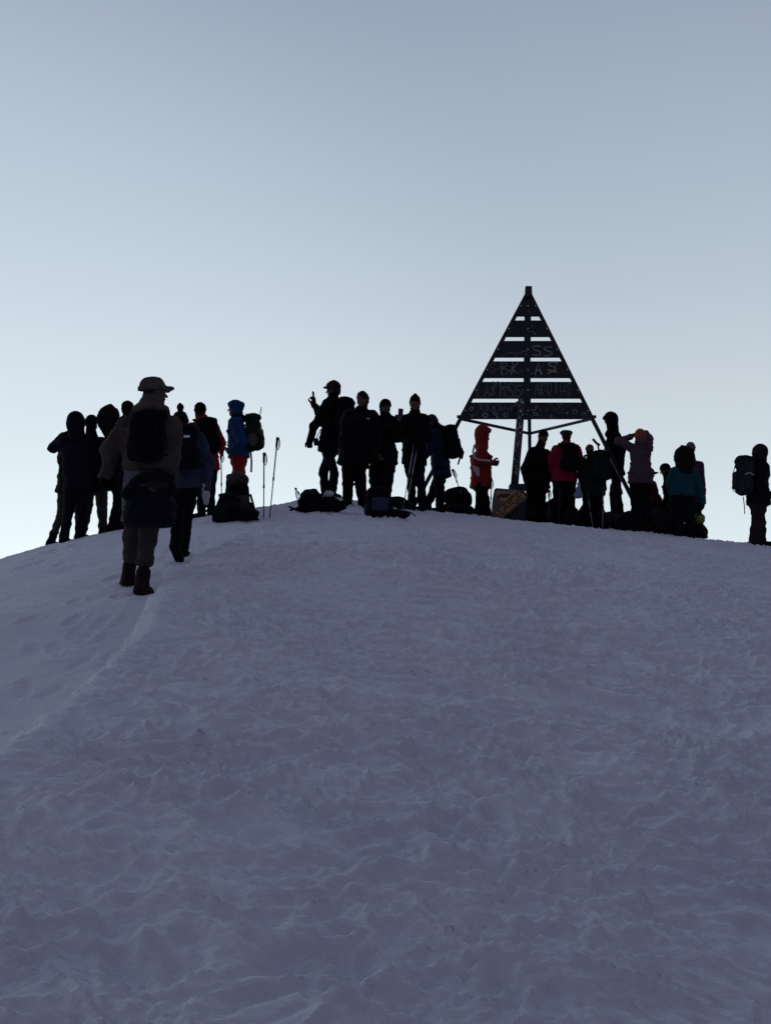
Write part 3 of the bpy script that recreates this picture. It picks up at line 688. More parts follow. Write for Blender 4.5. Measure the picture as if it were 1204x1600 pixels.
# ------------------------------------------------------------------ the summit tripod
def tripod():
    T = 18.75
    def YP(py): return T + (800-py)/345*.62
    def B(px, py, off=0.): q = P(px, py, YP(py)); q[1] -= off; return q
    base = B(822, 800); root = empty('summit_pyramid', base)
    tag(root, 'tall black metal summit pyramid of slatted plates on three legs, covered in graffiti and stickers', 'summit marker')
    def loc(q): return q - base
    STEELK = plain('black_painted_steel', (.008,.0085,.010), .55, .0, 9., .35)
    fn = unit(np.cross(B(927,655)-B(717,655), B(825,457)-B(822,655)))
    if fn[1] > 0: fn = -fn                                   # looks towards the camera
    apex = B(825, 458)
    def leg(a, b, w=.070, name='leg'):
        m = MB(); m.bar(loc(a), loc(b), w, .02, up=fn); m.bar(loc(a)-fn*.040, loc(b)-fn*.040, .02, .060, up=fn); m.build(name, STEELK, root)
    def foot(a, b):
        for k in range(400):
            q = a + (b-a)*(.8 + k*.002)
            if q[2] < g1(q[0], q[1]) - .05: break
        return q
    tl, tr = B(822.9, 459), B(827.1, 459); gl = foot(tl, B(641.5, 800)); gr = foot(tr, B(997.5, 800))
    leg(tl, gl); leg(tr, gr)
    rear = V3(P(828,790,T+2.3)[0], T+2.3, 0); rear[2] = g1(rear[0], rear[1]) - .05
    ra = apex + V3(0,.10,-.02); m = MB(); m.tube([loc(ra), loc(rear)], .034, 8); m.build('leg', STEELK, root, smooth=True)
    m = MB(); m.bar(loc(B(825,466)), loc(B(825,449)), .128, .12, up=fn, taper=.92); m.build('cap', STEELK, root)
    pb = B(822, 655); m = MB(); m.bar(loc(B(824.5, 461) - fn*.012), loc(B(822, 655) - fn*.012), .118, .045, up=fn); m.build('centre_post', STEELK, root)
    # plates: trapezoids between the legs; outer edge follows the legs
    def xl(py): return 819.5 + (py-459.4)*(718-819.5)/(650.6-459.4)
    def xr(py): return 830.5 + (py-459.4)*(925.6-830.5)/(649.5-459.4)
    rows = [(462,495.4),(501.2,527.4),(533.2,559.6),(565.1,591.5),(597.1,623.7),(629.3,655.6)]
    plates = []
    for t, b_ in rows:
        m = MB(); m.plate([loc(B(xl(t)+2.2, t)+fn*.014), loc(B(xr(t)-2.2, t)+fn*.014), loc(B(xr(b_)-2.2, b_)+fn*.014), loc(B(xl(b_)+2.2, b_)+fn*.014)], fn, .006)
        pl = m.build('plate', STEELK, root)
        mid = (t+b_)/2
        for x in (xl(mid)+4.2, xr(mid)-4.2, 824):
            q = loc(B(x, mid)+fn*.016); bo = MB(); bo.tube([q, q+fn*.010], .0125, 8); bo.build('bolt_hole_dot', plain('sky_dot_paint', (.75,.75,.76), .4, .2), pl)  # pale studs stand in for open bolt holes, sky brightness painted as colour
        plates.append(pl)
    # struts from the board corners back to the rear leg
    t = (float(apex[2]) - B(820,652)[2])/(apex[2]-rear[2]); mid = ra + (rear-ra)*t
    for q in (B(718,652), B(926,652)):
        m = MB(); m.bar(loc(q - fn*.07), loc(mid - V3(0,.03,0)), .045, .045, up=(0,0,1)); m.build('strut', STEELK, root)
    for x, s in ((716.5,-1),(928,1)):
        m = MB(); m.bar(loc(B(x-3,650.5)-fn*.02), loc(B(x+3,650.5)-fn*.02), .05, .03, up=fn); m.build('clamp', STEELK, root)
    # the stickered prop in front, standing on its own footing block
    pt_ = B(814, 628) + fn*.06; pf = P(803.5, 757, 18.35)
    m = MB(); m.tube([loc(pt_ + (pt_-pf)*.02), loc(pf)], .067, 14); prop = m.build('prop', plain('sticker_grimed_steel', (.020,.020,.023), .6, 0, 30., .5), root, smooth=True)
    m = MB(); m.bar(loc(B(806,631)+fn*.035), loc(B(820,625.5)+fn*.035), .05, .02, up=fn); m.build('bracket', STEELK, root)
    fb = P(804, 757, 18.35); zb = g1(fb[0], fb[1]) - .1
    m = MB(); m.bar(loc(V3(fb[0]+.03, fb[1]+.02, zb)), loc(fb + V3(.03,.02,0)), .25, .24, up=(0,1,0)); m.build('footing_block', plain('concrete', (.024,.024,.028), .9, 0, 18., .35, .6), root, bevel=.012)
    rnd = random.Random(5)
    inks = [plain('sticker_white', (.42,.42,.44), .6), plain('sticker_grey', (.22,.22,.24), .6), plain('sticker_red', (.26,.06,.07), .6), plain('sticker_blue', (.08,.10,.18), .6)]
    ax = unit(pf-pt_); sx = unit(np.cross(V3(0,1,0), ax)); sn = unit(np.cross(ax, sx)); sn = -sn if sn[1] > 0 else sn
    for i in range(26):
        u = .02 + .93*i/26 + rnd.uniform(-.008, .008); q = pt_ + (pf-pt_)*u; an = rnd.uniform(-.75, .75); nn = sn*math.cos(an) + sx*math.sin(an); tt = np.cross(ax, nn)
        c = loc(q + nn*.0685); m = MB(); w, h = rnd.uniform(.014,.026), rnd.uniform(.016,.034)
        if rnd.random() < .5: m.plate([c + tt*w*math.cos(a) + ax*w*math.sin(a) for a in np.linspace(0, 6.283, 13)[:-1]], nn, .003)
        else: m.plate([c + tt*a*w + ax*b_*h for a, b_ in ((-1,-1),(1,-1),(1,1),(-1,1))], nn, .003)
        m.build('sticker', inks[rnd.choice((0,1,1,1,1,2,3))], prop)
    # hand-painted graffiti: strokes on the plates
    GL = {'S': [[(1,.9),(.6,1),(.15,.9),(.1,.65),(.5,.52),(.9,.4),(.92,.15),(.5,0),(0,.08)]], 'B': [[(.05,0),(.1,1)],[(.1,1),(.7,.95),(.8,.72),(.15,.52),(.85,.4),(.8,.08),(.05,0)]],
      'K': [[(.1,0),(.2,1)],[(1,1),(.2,.45),(.6,.2)]], 'A': [[(0,0),(.45,1),(.9,0)],[(.15,.38),(.8,.36)]], 'L': [[(.35,1),(.1,.05),(.8,0)]], 'H': [[(.1,0),(.2,1)],[(.8,0),(.9,1)],[(.1,.5),(.9,.5)]],
      'M': [[(0,0),(.1,1),(.45,.35),(.85,1),(.9,0)]], 'I': [[(.4,0),(.5,1)]], 'N': [[(.05,0),(.12,1),(.8,.05),(.9,1)]], 'D': [[(.1,0),(.12,1),(.7,.85),(.85,.4),(.1,0)]], 'E': [[(.9,1),(.1,.95),(.1,0),(.9,.05)],[(.1,.5),(.7,.5)]],
      'b': [[(.1,1),(.05,.1),(.5,0),(.8,.3),(.4,.5),(.1,.3)]], 'x': [[(0,0),(1,.9)],[(0,.9),(1,0)]], '~': [[(0,.1),(.4,.35),(1,.5),(1.5,.35),(1.7,.5)]]}
    paint = plain('grey_paint', (.20,.20,.23), .7); faint = plain('faint_paint', (.105,.108,.125), .7); warm = plain('ochre_paint', (.24,.16,.08), .7)
    rn2 = random.Random(11)
    def write(txt, x0, y0, x1, y1, pl, w=.020, mat=paint):
        n = len(txt); cw = (x1-x0)/n; m = MB()
        for i, ch in enumerate(txt):
            dy = rn2.uniform(-.9, .9); sc_ = rn2.uniform(.85, 1.15)
            for st in GL.get(ch, []):
                for q in (0, 1):
                    pts = [loc(B(x0+cw*(i+.08+.8*(a+rn2.uniform(-.07,.07))), y1+dy+(y0-y1)*sc_*(b_+rn2.uniform(-.05,.05)))+fn*(.0205+.0006*q)) for a, b_ in st]
                    m.strip(pts, fn, w*rn2.uniform(.55, 1.1), .0024)
        m.build('graffiti', mat, pl)
    write('SS', 829, 541, 864, 557, plates[2], .026); write('~', 783, 546, 800, 557, plates[2], .014, faint)
    write('BK', 781, 569, 811, 586, plates[3], .016); write('S', 764, 569, 775, 584, plates[3], .02, faint); write('A', 834, 569, 848, 587, plates[3], .024); write('S', 853, 568, 871, 580, plates[3], .024); write('~', 854, 577, 865, 586, plates[3], .03, warm)
    write('LAKHSS', 743, 600, 815, 621, plates[4], .020, faint); write('ADDINS', 834, 599, 893, 617, plates[4], .020, faint)
    write('xSxSAK', 746, 632, 805, 643, plates[5], .013, faint); write('b', 832, 640, 843, 651, plates[5], .016); write('b', 825, 480, 829, 490, plates[0], .014, faint)
    # layers of older scribbles and torn stickers
    for pi, (t, b_), n in ((2, rows[2], 5), (3, rows[3], 10), (4, rows[4], 20), (5, rows[5], 40), (1, rows[1], 3)):
        for i in range(n):
            y = rnd.uniform(t+4, b_-4); x = rnd.uniform(xl(y)+9, xr(y)-9)
            if rnd.random() < .62:
                m = MB(); pts = []; px_, py_ = x, y; a = rnd.uniform(0, 6.28)
                for k in range(rnd.randint(3, 8)):
                    pts.append(loc(B(px_, min(max(py_, t+2.5), b_-2.5))+fn*.0192)); a += rnd.uniform(-1.6, 1.6); s = rnd.uniform(1.2, 3.4); px_ += s*math.cos(a)+.8; py_ += s*math.sin(a)*.9
                m.strip(pts, fn, rnd.uniform(.010, .022), .0016); m.build('graffiti', rnd.choice((faint, faint, paint)), plates[pi])
            else:
                c = loc(B(x, y)+fn*.0185); rr = rnd.uniform(.9, 2.3)/91.; U = unit(B(x, y-10)-B(x, y)); X = V3(1,0,0); m = MB(); k = rnd.choice((4, 4, 5, 12)); a0 = rnd.uniform(0, 1.6)
                m.plate([c + X*rr*1.2*math.cos(a0+a) + U*rr*math.sin(a0+a) for a in np.linspace(0, 6.283, k+1)[:-1]], fn, .0016); m.build('sticker', rnd.choice((faint, faint, inks[1], inks[3])), plates[pi])
    for x, y, r, k in ((735.5,640,3.4,1),(757.5,649.5,4.6,1),(789,649,4.2,1),(773,648,3,3),(737,650,3,3),(897,644,4.6,3),(885,646,2,1),(860,651,3,3),(866,640,3.4,3),(913,646,2.5,3),(811,649.5,2.6,0)):
        c = loc(B(x, y)+fn*.0205); U = unit(B(x, y-10)-B(x, y)); X = V3(1,0,0); rr = r/91.
        m = MB()
        for R2, hgt in ((rr, .002),): m.plate([c + X*R2*math.cos(a) + U*R2*math.sin(a) for a in np.linspace(0, 6.283, 19)[:-1]], fn, hgt)
        s = m.build('sticker', inks[k] if k != 3 else faint, plates[5])
        if r > 3.2:
            m = MB(); m.plate([c + fn*.0025 + X*rr*.55*math.cos(a) + U*rr*.55*math.sin(a) for a in np.linspace(0, 6.283, 15)[:-1]], fn, .002); m.build('sticker_print', STEELK, s)
    return root
tripod()

# ------------------------------------------------------------------ the sign leaning at the foot of the pyramid
def sign():
    Y = 18.05
    def B(px, py, off=0.): q = P(px, py, Y + (770-py)*.0035); q[1] -= off; return q
    o = B(795, 806); root = empty('metal_sign', o); tag(root, 'battered orange-brown metal sign with a slanted lettered band leaning below the summit pyramid', 'sign')
    L = lambda px, py, off=0.: B(px, py, off) - o
    n = unit(np.cross(L(816,766)-L(773,763), L(768,806)-L(773,763))); n = -n if n[1] > 0 else n
    m = MB(); m.plate([L(*q) for q in ((771.5,765.5),(774.5,763),(814,766),(819.5,769),(823,775.5),(821.5,779),(784,810),(767,810),(768.5,782))], n, .02); m.build('back_plate', plain('sign_grey', (.085,.075,.062), .7, 0, 14., .4), root)
    m = MB(); m.plate([L(*q)+n*.014 for q in ((773.8,767.4),(806,769),(789.5,783.6),(783,782.5),(773,779.5))], n, .006); m.build('panel', plain('sign_orange', (.34,.17,.075), .75, 0, 26., .55), root)
    m = MB(); m.strip([L(776,779)+n*.019, L(782,774.5)+n*.019, L(787,776.5)+n*.019, L(795,773)+n*.019], n, .05, .004); m.strip([L(783,775)+n*.0195, L(791,775)+n*.0195], n, .075, .004); m.build('emblem', plain('sign_soot', (.03,.022,.018), .8), root)
    m = MB(); m.plate([L(*q)+n*.016 for q in ((810.5,768.6),(817.5,770.6),(821,776.5),(782.5,808.5),(769,808),(769.5,804.5))], n, .006); band = m.build('band', plain('sign_ochre', (.33,.18,.07), .75, 0, 26., .5), root)
    cu = bpy.data.curves.new('lettering', 'FONT'); cu.body = 'ALAIGES'; cu.size = .19; cu.extrude = .002; cu.align_x = 'CENTER'; cu.align_y = 'CENTER'; cu.space_character = 1.05
    t = bpy.data.objects.new('lettering', cu); COL.objects.link(t); bpy.context.view_layer.update()
    me = bpy.data.meshes.new_from_object(t.evaluated_get(bpy.context.evaluated_depsgraph_get())); bpy.data.objects.remove(t); bpy.data.curves.remove(cu)
    d = unit(L(814,774)-L(774,806)); u = unit(np.cross(n, d)); u = -u if u[2] < 0 else u; c = L(795.5,789.5)+n*.022
    me.transform(Matrix(((d[0],u[0],n[0],c[0]),(d[1],u[1],n[1],c[1]),(d[2],u[2],n[2],c[2]),(0,0,0,1))))
    me.materials.clear(); me.materials.append(plain('sign_lettering', (.055,.028,.016), .8)); lo = bpy.data.objects.new('lettering', me); COL.objects.link(lo); lo.parent = band
sign()

# ------------------------------------------------------------------ rocks on the summit
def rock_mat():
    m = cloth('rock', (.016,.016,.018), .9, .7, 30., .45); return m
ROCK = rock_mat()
def rock(label, px, py, Y, r, seed, sink=.3, yaw=0.):
    """(px, py): where its middle shows; r: half sizes in metres"""
    c = P(px, py, Y); rs = random.Random(seed); R, F, U = frame(yaw); S = Solid(.016)
    S.ell(V3(0,0,0), r, [R, F, U], .02)
    for i in range(9):
        n = unit(V3(rs.uniform(-1,1), rs.uniform(-1,1), rs.uniform(-.5,1))); d = rs.uniform(.62, .86)/math.sqrt((n[0]/r[0])**2+(n[1]/r[1])**2+(n[2]/r[2])**2)
        S.cut(n*d, n)
    S.crease(.03, .16, seed=seed); S.crease(.012, .05, seed=seed+1)
    o = S.build('rock', ROCK, None, c); tag(o, label, 'rock', 'rocks on the summit'); return o
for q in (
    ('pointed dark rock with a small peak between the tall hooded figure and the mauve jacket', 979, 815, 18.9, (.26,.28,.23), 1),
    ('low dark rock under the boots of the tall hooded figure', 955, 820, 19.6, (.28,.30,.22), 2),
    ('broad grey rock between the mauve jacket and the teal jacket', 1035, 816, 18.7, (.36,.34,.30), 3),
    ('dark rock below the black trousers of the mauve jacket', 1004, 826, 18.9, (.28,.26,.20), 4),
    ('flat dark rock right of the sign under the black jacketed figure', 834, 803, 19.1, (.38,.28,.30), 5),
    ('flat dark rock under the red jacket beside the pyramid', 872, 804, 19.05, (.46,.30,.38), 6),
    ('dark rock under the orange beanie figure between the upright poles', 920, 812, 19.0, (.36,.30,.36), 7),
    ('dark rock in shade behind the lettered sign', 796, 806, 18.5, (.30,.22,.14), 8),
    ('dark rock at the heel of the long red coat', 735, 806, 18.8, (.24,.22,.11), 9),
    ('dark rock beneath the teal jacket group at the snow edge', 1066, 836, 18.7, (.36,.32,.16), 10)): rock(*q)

# ------------------------------------------------------------------ the climbers, from left to right
def gd(px, py, Y): return (px, float(march(px, py)[1]) - Y)
def pp(px, py, Y): return P(px, py, Y)
DOWN = (0, 0, -1)

# leftmost group
person('person in dark hooded jacket with left elbow raised, leftmost of the group', 14.35, 4, (119,661), (121,683), (121,752),
  {'L': ((83,700,.12),(99,681,.36),(.6,.5,.5)), 'R': ((148,718,.10),(149,752,.14),DOWN)}, {'L': ((107,800,-.02),(103,-.05)), 'R': ((129,800,.0),(128,.1))},
  'ink', 'ink', 'hood', 'ink', hem=766, b=1.12, shw=1.0, sc=.98, seed=3, tb=1.0, group='hikers gathered on the left shoulder')
person('person mostly hidden behind the raised-elbow hooded jacket, one leg striding left', 15.0, 20, (122,666), (117,686), (106,757),
  {'L': ((97,715,.0),(98,745,-.1),DOWN), 'R': ((132,715,.1),(134,745,.1),DOWN)}, {'L': ((97,800,.0),(84,.0)), 'R': ((124,800,.1),(127,.2))},
  'maroon', 'olive', 'beanie', 'black', hem=770, seed=13, sc=.92, tb=.9, group='hikers gathered on the left shoulder')
W = person('person with a round dark beanie standing behind the raised-elbow hooded jacket', 14.9, 10, (143.5,663), (143,684), (148,756),
  {'L': ((131,718,.0),(134,750,.1),DOWN), 'R': ((158,718,.05),(155,745,.15),DOWN)}, {'L': ((136,798,.05),(131,.1)), 'R': ((160,797,.0),(164,.0))},
  'ink', 'olive', 'beanie', 'black', hem=768, seed=23, sc=.95, group='hikers gathered on the left shoulder')
person('person in a peaked dark fur hood standing left of the brown jacketed walker', 14.5, 60, (172,656), (180,684), (186,757),
  {'L': ((190,715,.1),(194,745,.15),DOWN), 'R': ((184,714,-.15),(190,742,-.1),DOWN)}, {'L': ((187,797,.1),(189,.1)), 'R': ((182,797,-.08),(178,-.05))},
  'ink', 'black', 'furhood', 'fur', hem=760, b=.92, seed=33, sc=.95, hs=1.14, tb=.9, group='hikers gathered on the left shoulder')
person('person in dark cap almost hidden behind the left shoulder of the brown jacketed walker', 15.3, 30, (200,640), (199,661), (196,738),
  {'L': ((181,700,.0),(180,735,.1),DOWN), 'R': ((213,700,.05),(212,735,.15),DOWN)}, {'L': ((192,785,.0),(190,.0)), 'R': ((201,785,.1),(204,.1))},
  'black', 'black', 'beanie', 'black', hem=748, seed=43, sc=.92, tb=.85, group='hikers gathered on the left shoulder')

# the walker on the trail
YW = float(march(227,924)[1])
def walker():
    W = person('large near person in brown jacket and brimmed cap walking up the trail', YW, 2, (241.5,614), (234,645), (231,752),
      {'L': ((172,702,.02),(166,741,.10),(.16,.10,-1),(.75,-.65,0)), 'R': ((270,705,.05),(267,748,.20),(-.3,.5,-.6))},
      {'L': ((207,838,.30),gd(203,910,YW)), 'R': ((231,836,.10),(227,.0))}, 'brown', 'khaki', 'cap', 'tan', face=(52,-5), cuff=.22, shaft=.14, bs=1.14, shz=.80, boots='maroon', gloves='black',
      hem=712, b=1.16, shw=1.14, sc=1.04, tb=1.06, gs=1.35, hs=.95, fold=1.5, hoodc='tan', seed=53, group='hikers on the trail', curl=.35, footyaw=(-22,6))
    body = W['body']; pe = W['pe']-W['o']; U = W['U']; R = W['R']; F = W['F']
    L = lambda px, py, d: P(px, py, YW+d) - W['o']
    S = Solid(.0095); S.chain([L(235,648,-.02), L(238,634,0), L(241,619,0)], [.140,.108,.092], .03); S.ell(L(236,640,-.06), (.15,.12,.06), None, .04); S.ell(W['hc']-W['o']+W['HF']*.10, (.055,.055,.10), None, .02, 'sub'); S.crease(.012, .06, seed=60); S.build('scarf', C('tan'), body)
    S = Solid(.0095); S.tor([(L(222,815,.02), .185, .15), (L(226,770,.02), .19, .155), (L(229,735,.02), .188, .150), (L(230,705,.02), .19, .15)], R, F, .03)
    S.crease(.012, .09, (1,1,1.6), 61); S.crease(.007, .035, seed=62); S.build('shirt', C('grey'), body)
    S = Solid(.0095); S.tor([(L(233,819,-.01), .232, .185), (L(234,795,-.01), .222, .185), (L(235,768,-.01), .200, .176)], R, F, .03)
    S.chain([L(196,772,-.10), L(206,757,-.17), L(226,746,-.19), L(248,741,-.19), L(266,748,-.15), L(273,768,-.08)], [.035,.035,.036,.036,.035,.035], .02)
    S.ell(L(243,762,-.16), (.085,.09,.045), None, .02, 'sub')
    S.quilt(.008, .105, (0,0,1), .3); S.crease(.012, .08, seed=63); S.crease(.006, .03, seed=64); S.build('tied_jacket', C('ink'), body)
    W['F'] = W['F']
    worn('small black daypack on the back of the brown jacketed walker', W, .32, .17, .40, 'black', up=-.03, off=.03, side=.052, group='backpacks on the trail hikers', sidep=False)
    return W
def crampon(b, s, ff, rr, uu, o, mat):
    b = b; m = MB(); c = s - o
    for fx in (-.07, .02, .10, .15):
        for q in (-1, 1):
            a = c + ff*fx + rr*q*.042 + uu*.004; m.bar(a + uu*.012, a - uu*.032, .012, .012, taper=.25, up=tuple(ff))
    m.bar(c - ff*.07 + rr*.042 + uu*.003, c + ff*.15 + rr*.042 + uu*.003, .008, .02, up=tuple(rr)); m.bar(c - ff*.07 - rr*.042 + uu*.003, c + ff*.15 - rr*.042 + uu*.003, .008, .02, up=tuple(rr))
    for fx in (-.06, .08): m.strip([c + ff*fx + rr*q*.056 + uu*z for q, z in ((-1,.01),(-1.02,.05),(-.6,.095),(.6,.095),(1.02,.05),(1,.01))], ff, .02, .004)
    m.build('crampon', mat, b)
W = walker()
for q in 'LR': crampon(*W['boots'][q], W['o'], METAL)

YG = float(march(273,880)[1]) 
W = person('person in slate blue jacket and bobble beanie just ahead of the brown jacketed walker', YG, 6, (282,662), (284,679), (287,752),
  {'L': ((262,715,.05),(262,750,.15),DOWN), 'R': ((325,722,.02),(321,763,.02),(.05,.1,-1))}, {'L': ((278,806,.02),(274,878,.0,28)), 'R': ((292,800,.22),(289,.50))},
  'slate', 'black', 'bobble', 'ink', boots='black', gloves='lightgrey', mittens=True, hem=762, b=1.14, shw=1.05, sc=.92, seed=73, collar=True, hoodc='slate', group='hikers on the trail')
crampon(*W['boots']['L'], W['o'], STEEL)
bp = worn('dark navy daypack with a pale tab on the back of the slate blue jacketed walker', W, .27, .17, .42, 'ink', off=.02, side=.10, group='backpacks on the trail hikers', sidep=False)
m = MB(); u = W['U']; c = W['pe'] + u*(W['ln']*.60+.10) - W['F']*(.125+.17+.055) + W['R']*.15 - V3(*bp.location); m.plate([c+W['R']*a+u*b_ for a, b_ in ((-.03,-.012),(.03,-.012),(.03,.012),(-.03,.012))], W['F'], .006); m.build('tab', C('white'), bp)

W = person('person in red jacket with big black backpack, back turned, near the stuck-in poles', 15.35, 2, (313,643), (317,662), (322,726),
  {'L': ((298,695,.1),(302,722,.2),DOWN), 'R': ((346,692,.06),(345,704,.24),(.1,.6,-.3))}, {'L': ((315,768,.02),(313,.02)), 'R': ((329,766,.0),(331,.05))},
  'red', 'ink', 'beanie', 'black', hem=735, b=1.12, shw=1.05, sc=.95, hoodc='red', seed=83, group='climbers beside the bag heap', footyaw=(-50,10))
worn('big black backpack on the back of the red jacketed climber', W, .30, .20, .46, 'black', off=.02, side=.10)
q = P(345.5,706,15.62); pole('dark trekking pole held by the red jacketed climber with the black backpack', q, (P(346.5,808,15.4)[0], 15.4, g1(P(346.5,808,15.4)[0], 15.4)-.04), 'poles left of the summit')

W = person('person in a blue jacket and flapped hat standing in profile facing left', 15.9, 270, (368,640), (371,657), (373,716),
  {'L': ((379,690,-.20),(365,703,-.14),(-1,.3,-.1)), 'R': ((378,690,.20),(365,703,.14),(-1,-.3,-.1))}, {'L': ((371,760,-.08),(371,-.08)), 'R': ((376,760,.1),(377,.1))},
  'blue', 'red', 'flaps', 'blue', face=(268,-4), hem=714, b=1.14, sc=.98, tb=1.0, gloves='blue', gs=.8, seed=93, group='climbers beside the bag heap', depth=1.05, hoodc='blue')
bp = worn('rounded black and grey backpack with light straps on the blue jacketed climber', W, .28, .21, .50, 'green', pocketc='tan', off=.0, up=.02)
for i, (a, b_) in enumerate((((408.5,636),(400,683)),((404,650),(399,690)))):
    q = P(*a, 15.9+.08*i); t = P(*b_, 15.9+.05*i); l = t-q; m = MB(); bo = V3(*bp.location); m.tube([q-bo, q+l*.5-bo], .007, 6); m.tube([q+l*.45-bo, t-bo], .011, 6); m.build('tent_pole', METAL, bp, smooth=True)
m = MB(); bo = V3(*bp.location); m.strip([P(391,700,15.9)-bo, P(393,720,15.88)-bo, P(392.5,738,15.9)-bo], V3(0,1,0), .028, .005); m.build('strap_end', C('black'), bp)

# summit crowd, left of the pyramid
W = person('curly haired person with big black pack facing left and holding one hand up', 16.9, 300, (520,610), (522,627), (514,698),
  {'R': ((499,646,.30),(490,631,.36),(-.05,.1,1)), 'L': ((490,668,-.05),(484,688,-.05),(-.05,-.1,-1))}, {'L': ((522,738,-.05),(520,.1)), 'R': ((505,738,.06),(506,.15))},
  'black', 'ink', 'curls', 'black', face=(285,2), hs=1.08, hem=706, b=1.12, shw=1.05, sc=1.0, seed=103, curl=1.25, footyaw=(40,-60))
worn('bulky black backpack with a rounded top on the curly haired person facing left', W, .30, .20, .50, 'black', up=.06)
phone('small phone in the raised hand of the curly haired person with the bulky pack', P(489.5,618.5,17.24), unit(V3(.35,.9,0)), unit(V3(-.05,.1,1)))
q = P(494,690,16.72); m = MB(); m.tube([(0,0,.05),(0,0,-.0),(0,0,-.06)], [.03,.042,.036], 10); o_ = m.build('camera_case', C('black'), None, q, smooth=True); tag(o_, 'small black case dangling beside the gloved hand of the curly haired person', 'case')
m = MB(); m.strip([(0,0,.04),(.03,0,.12),(.07,0,.2)], V3(0,1,0), .014, .004); m.build('cord', C('black'), o_)
W = person('bareheaded person with tousled short hair in a bulky black jacket with a pale chest mark', 15.75, 186, (566,625), (564,642), (553,716),
  {'L': ((588,690,-.06),(584,718,-.14),DOWN), 'R': ((538,690,-.05),(545,718,-.12),DOWN)}, {'L': ((563,758,-.02),(568,.0)), 'R': ((543,758,-.02),(541,-.05))},
  'black', 'black', 'hair', face=(214,10), hem=728, b=1.32, shw=1.12, sc=.98, seed=113, tb=1.12, footyaw=(150,215))
def patch(W, px, py, Y, w, h, name='chest_mark'):
    c = P(px, py, Y) - W['o']; m = MB(); m.plate([c+V3(a*w/2, 0, b_*h/2) for a, b_ in ((-1,-.6),(1,-1),(.8,.7),(-.7,1))], V3(0,1,0), .008); m.build(name, C('lightgrey'), W['body'])
patch(W, 575, 654, 15.75-.225, .05, .022); 
W = person('person in round beanie holding a phone up beside the pointed beanie wearer', 16.15, 176, (601.5,637), (602,652), (598,716),
  {'L': ((620,684,-.14),(622,661,-.24),(.05,-.1,1)), 'R': ((586,688,-.05),(591,708,-.18),(.2,-.3,-1))}, {'L': ((605,752,.0),(601,.0)), 'R': ((585,750,.02),(592,-.02))},
  'black', 'black', 'beanie', 'black', face=(146,12), gloves=None, hem=724, b=1.10, sc=.96, seed=123, tb=1.3, footyaw=(160,200), curl=1.0)
phone('dark phone held up in the bare hand of the round beanie wearer', P(625.5,646,15.86), V3(1,.1,0), unit(V3(.08,0,1)))
W = person('person in a pointed beanie holding poles and facing the camera', 16.8, 182, (648,632), (648,648), (646,714),
  {'R': ((621,683,-.04),(640,690,-.26),(1,-.2,-.1)), 'L': ((668,685,-.02),(654,694,-.26),(-1,-.2,-.1))}, {'R': ((643,752,.0),(643,.0)), 'L': ((656,752,.03),(660,.1))},
  'black', 'ink', 'peak', 'black', face=(190,2), hem=724, b=1.1, sc=.98, seed=133, footyaw=(195,170), curl=1.2)
q = P(647.5,689,16.5); pole('long trekking pole held slanting down to the left by the pointed beanie wearer', q, (P(629,790,16.3)[0], 16.3, g1(P(629,790,16.3)[0], 16.3)-.03), 'poles in the summit crowd', STEEL)
q = P(653,690,16.53); pole('steeper trekking pole held by the pointed beanie wearer next to the long one', q, (P(634,786,16.6)[0], 16.6, g1(P(634,786,16.6)[0], 16.6)-.03), 'poles in the summit crowd', STEEL)
W = person('stooping person in dark blue jacket, grey beanie and heavy pack next to the pyramid leg', 17.5, 285, (675,660,-.02), (681,673), (689,733),
  {'L': ((671,702,-.22),(662,716,-.2),DOWN), 'R': ((670,700,.22),(660,712,.2),DOWN)}, {'L': ((686,768,-.08),(685,-.1)), 'R': ((678,765,.1),(664,.1))},
  'navy', 'black', 'beanie', 'greypack', face=(275,32), hem=745, b=1.12, sc=.98, tb=1.12, seed=143, hoodc='navy')
bp = worn('heavy black backpack with a dangling strap on the stooping dark blue jacket', W, .30, .20, .50, 'black', up=.02)
m = MB(); bo = V3(*bp.location); m.strip([P(711,690,17.4)-bo, P(719,698,17.38)-bo, P(724,707,17.36)-bo, P(719,713,17.36)-bo, P(715,726,17.36)-bo], V3(0,1,0), .028, .006); m.strip([P(720,700,17.36)-bo, P(722,709,17.35)-bo, P(720,717,17.35)-bo], V3(0,1,0), .05, .008); m.build('strap_end', C('black'), bp)
pole('thin trekking pole leaning on the round black bundle', P(706,733,17.75), P(720,770,17.7), 'poles in the summit crowd', METAL, basket=False)

# under the pyramid
W = person('person in a long orange-red hooded coat in profile facing right', 18.45, 92, (754.5,678), (752,696), (751,757),
  {'R': ((745,719,-.22),(768,723,-.24),(1,.15,-.10)), 'L': ((747,718,.2),(768,723,.0),(1,-.1,-.1))}, {'R': ((751,786,-.10),(749,-.08)), 'L': ((757,786,.1),(762,.1))},
  'orange_red', 'black', 'peakhood', 'orange_red', face=(94,8), gloves='ink', hem=762, b=1.14, tb=1.28, sc=.92, flare=1.06, depth=1.30, hs=1.08, seed=153, curl=1., scarf='black')
b0 = W['body']
def stripe(W, pts, mat, w, name):
    m = MB(); m.tube([P(a, b_, d) - W['o'] for a, b_, d in pts], w, 8); m.build(name, C(mat), W['body'], smooth=True)
Yo = 18.45
stripe(W, [(741,695,Yo-.245),(738.5,706,Yo-.283),(741,715,Yo-.285),(748,718.5,Yo-.292),(758,719.5,Yo-.302),(766,720.5,Yo-.310)], 'lightgrey', .018, 'sleeve_stripe')
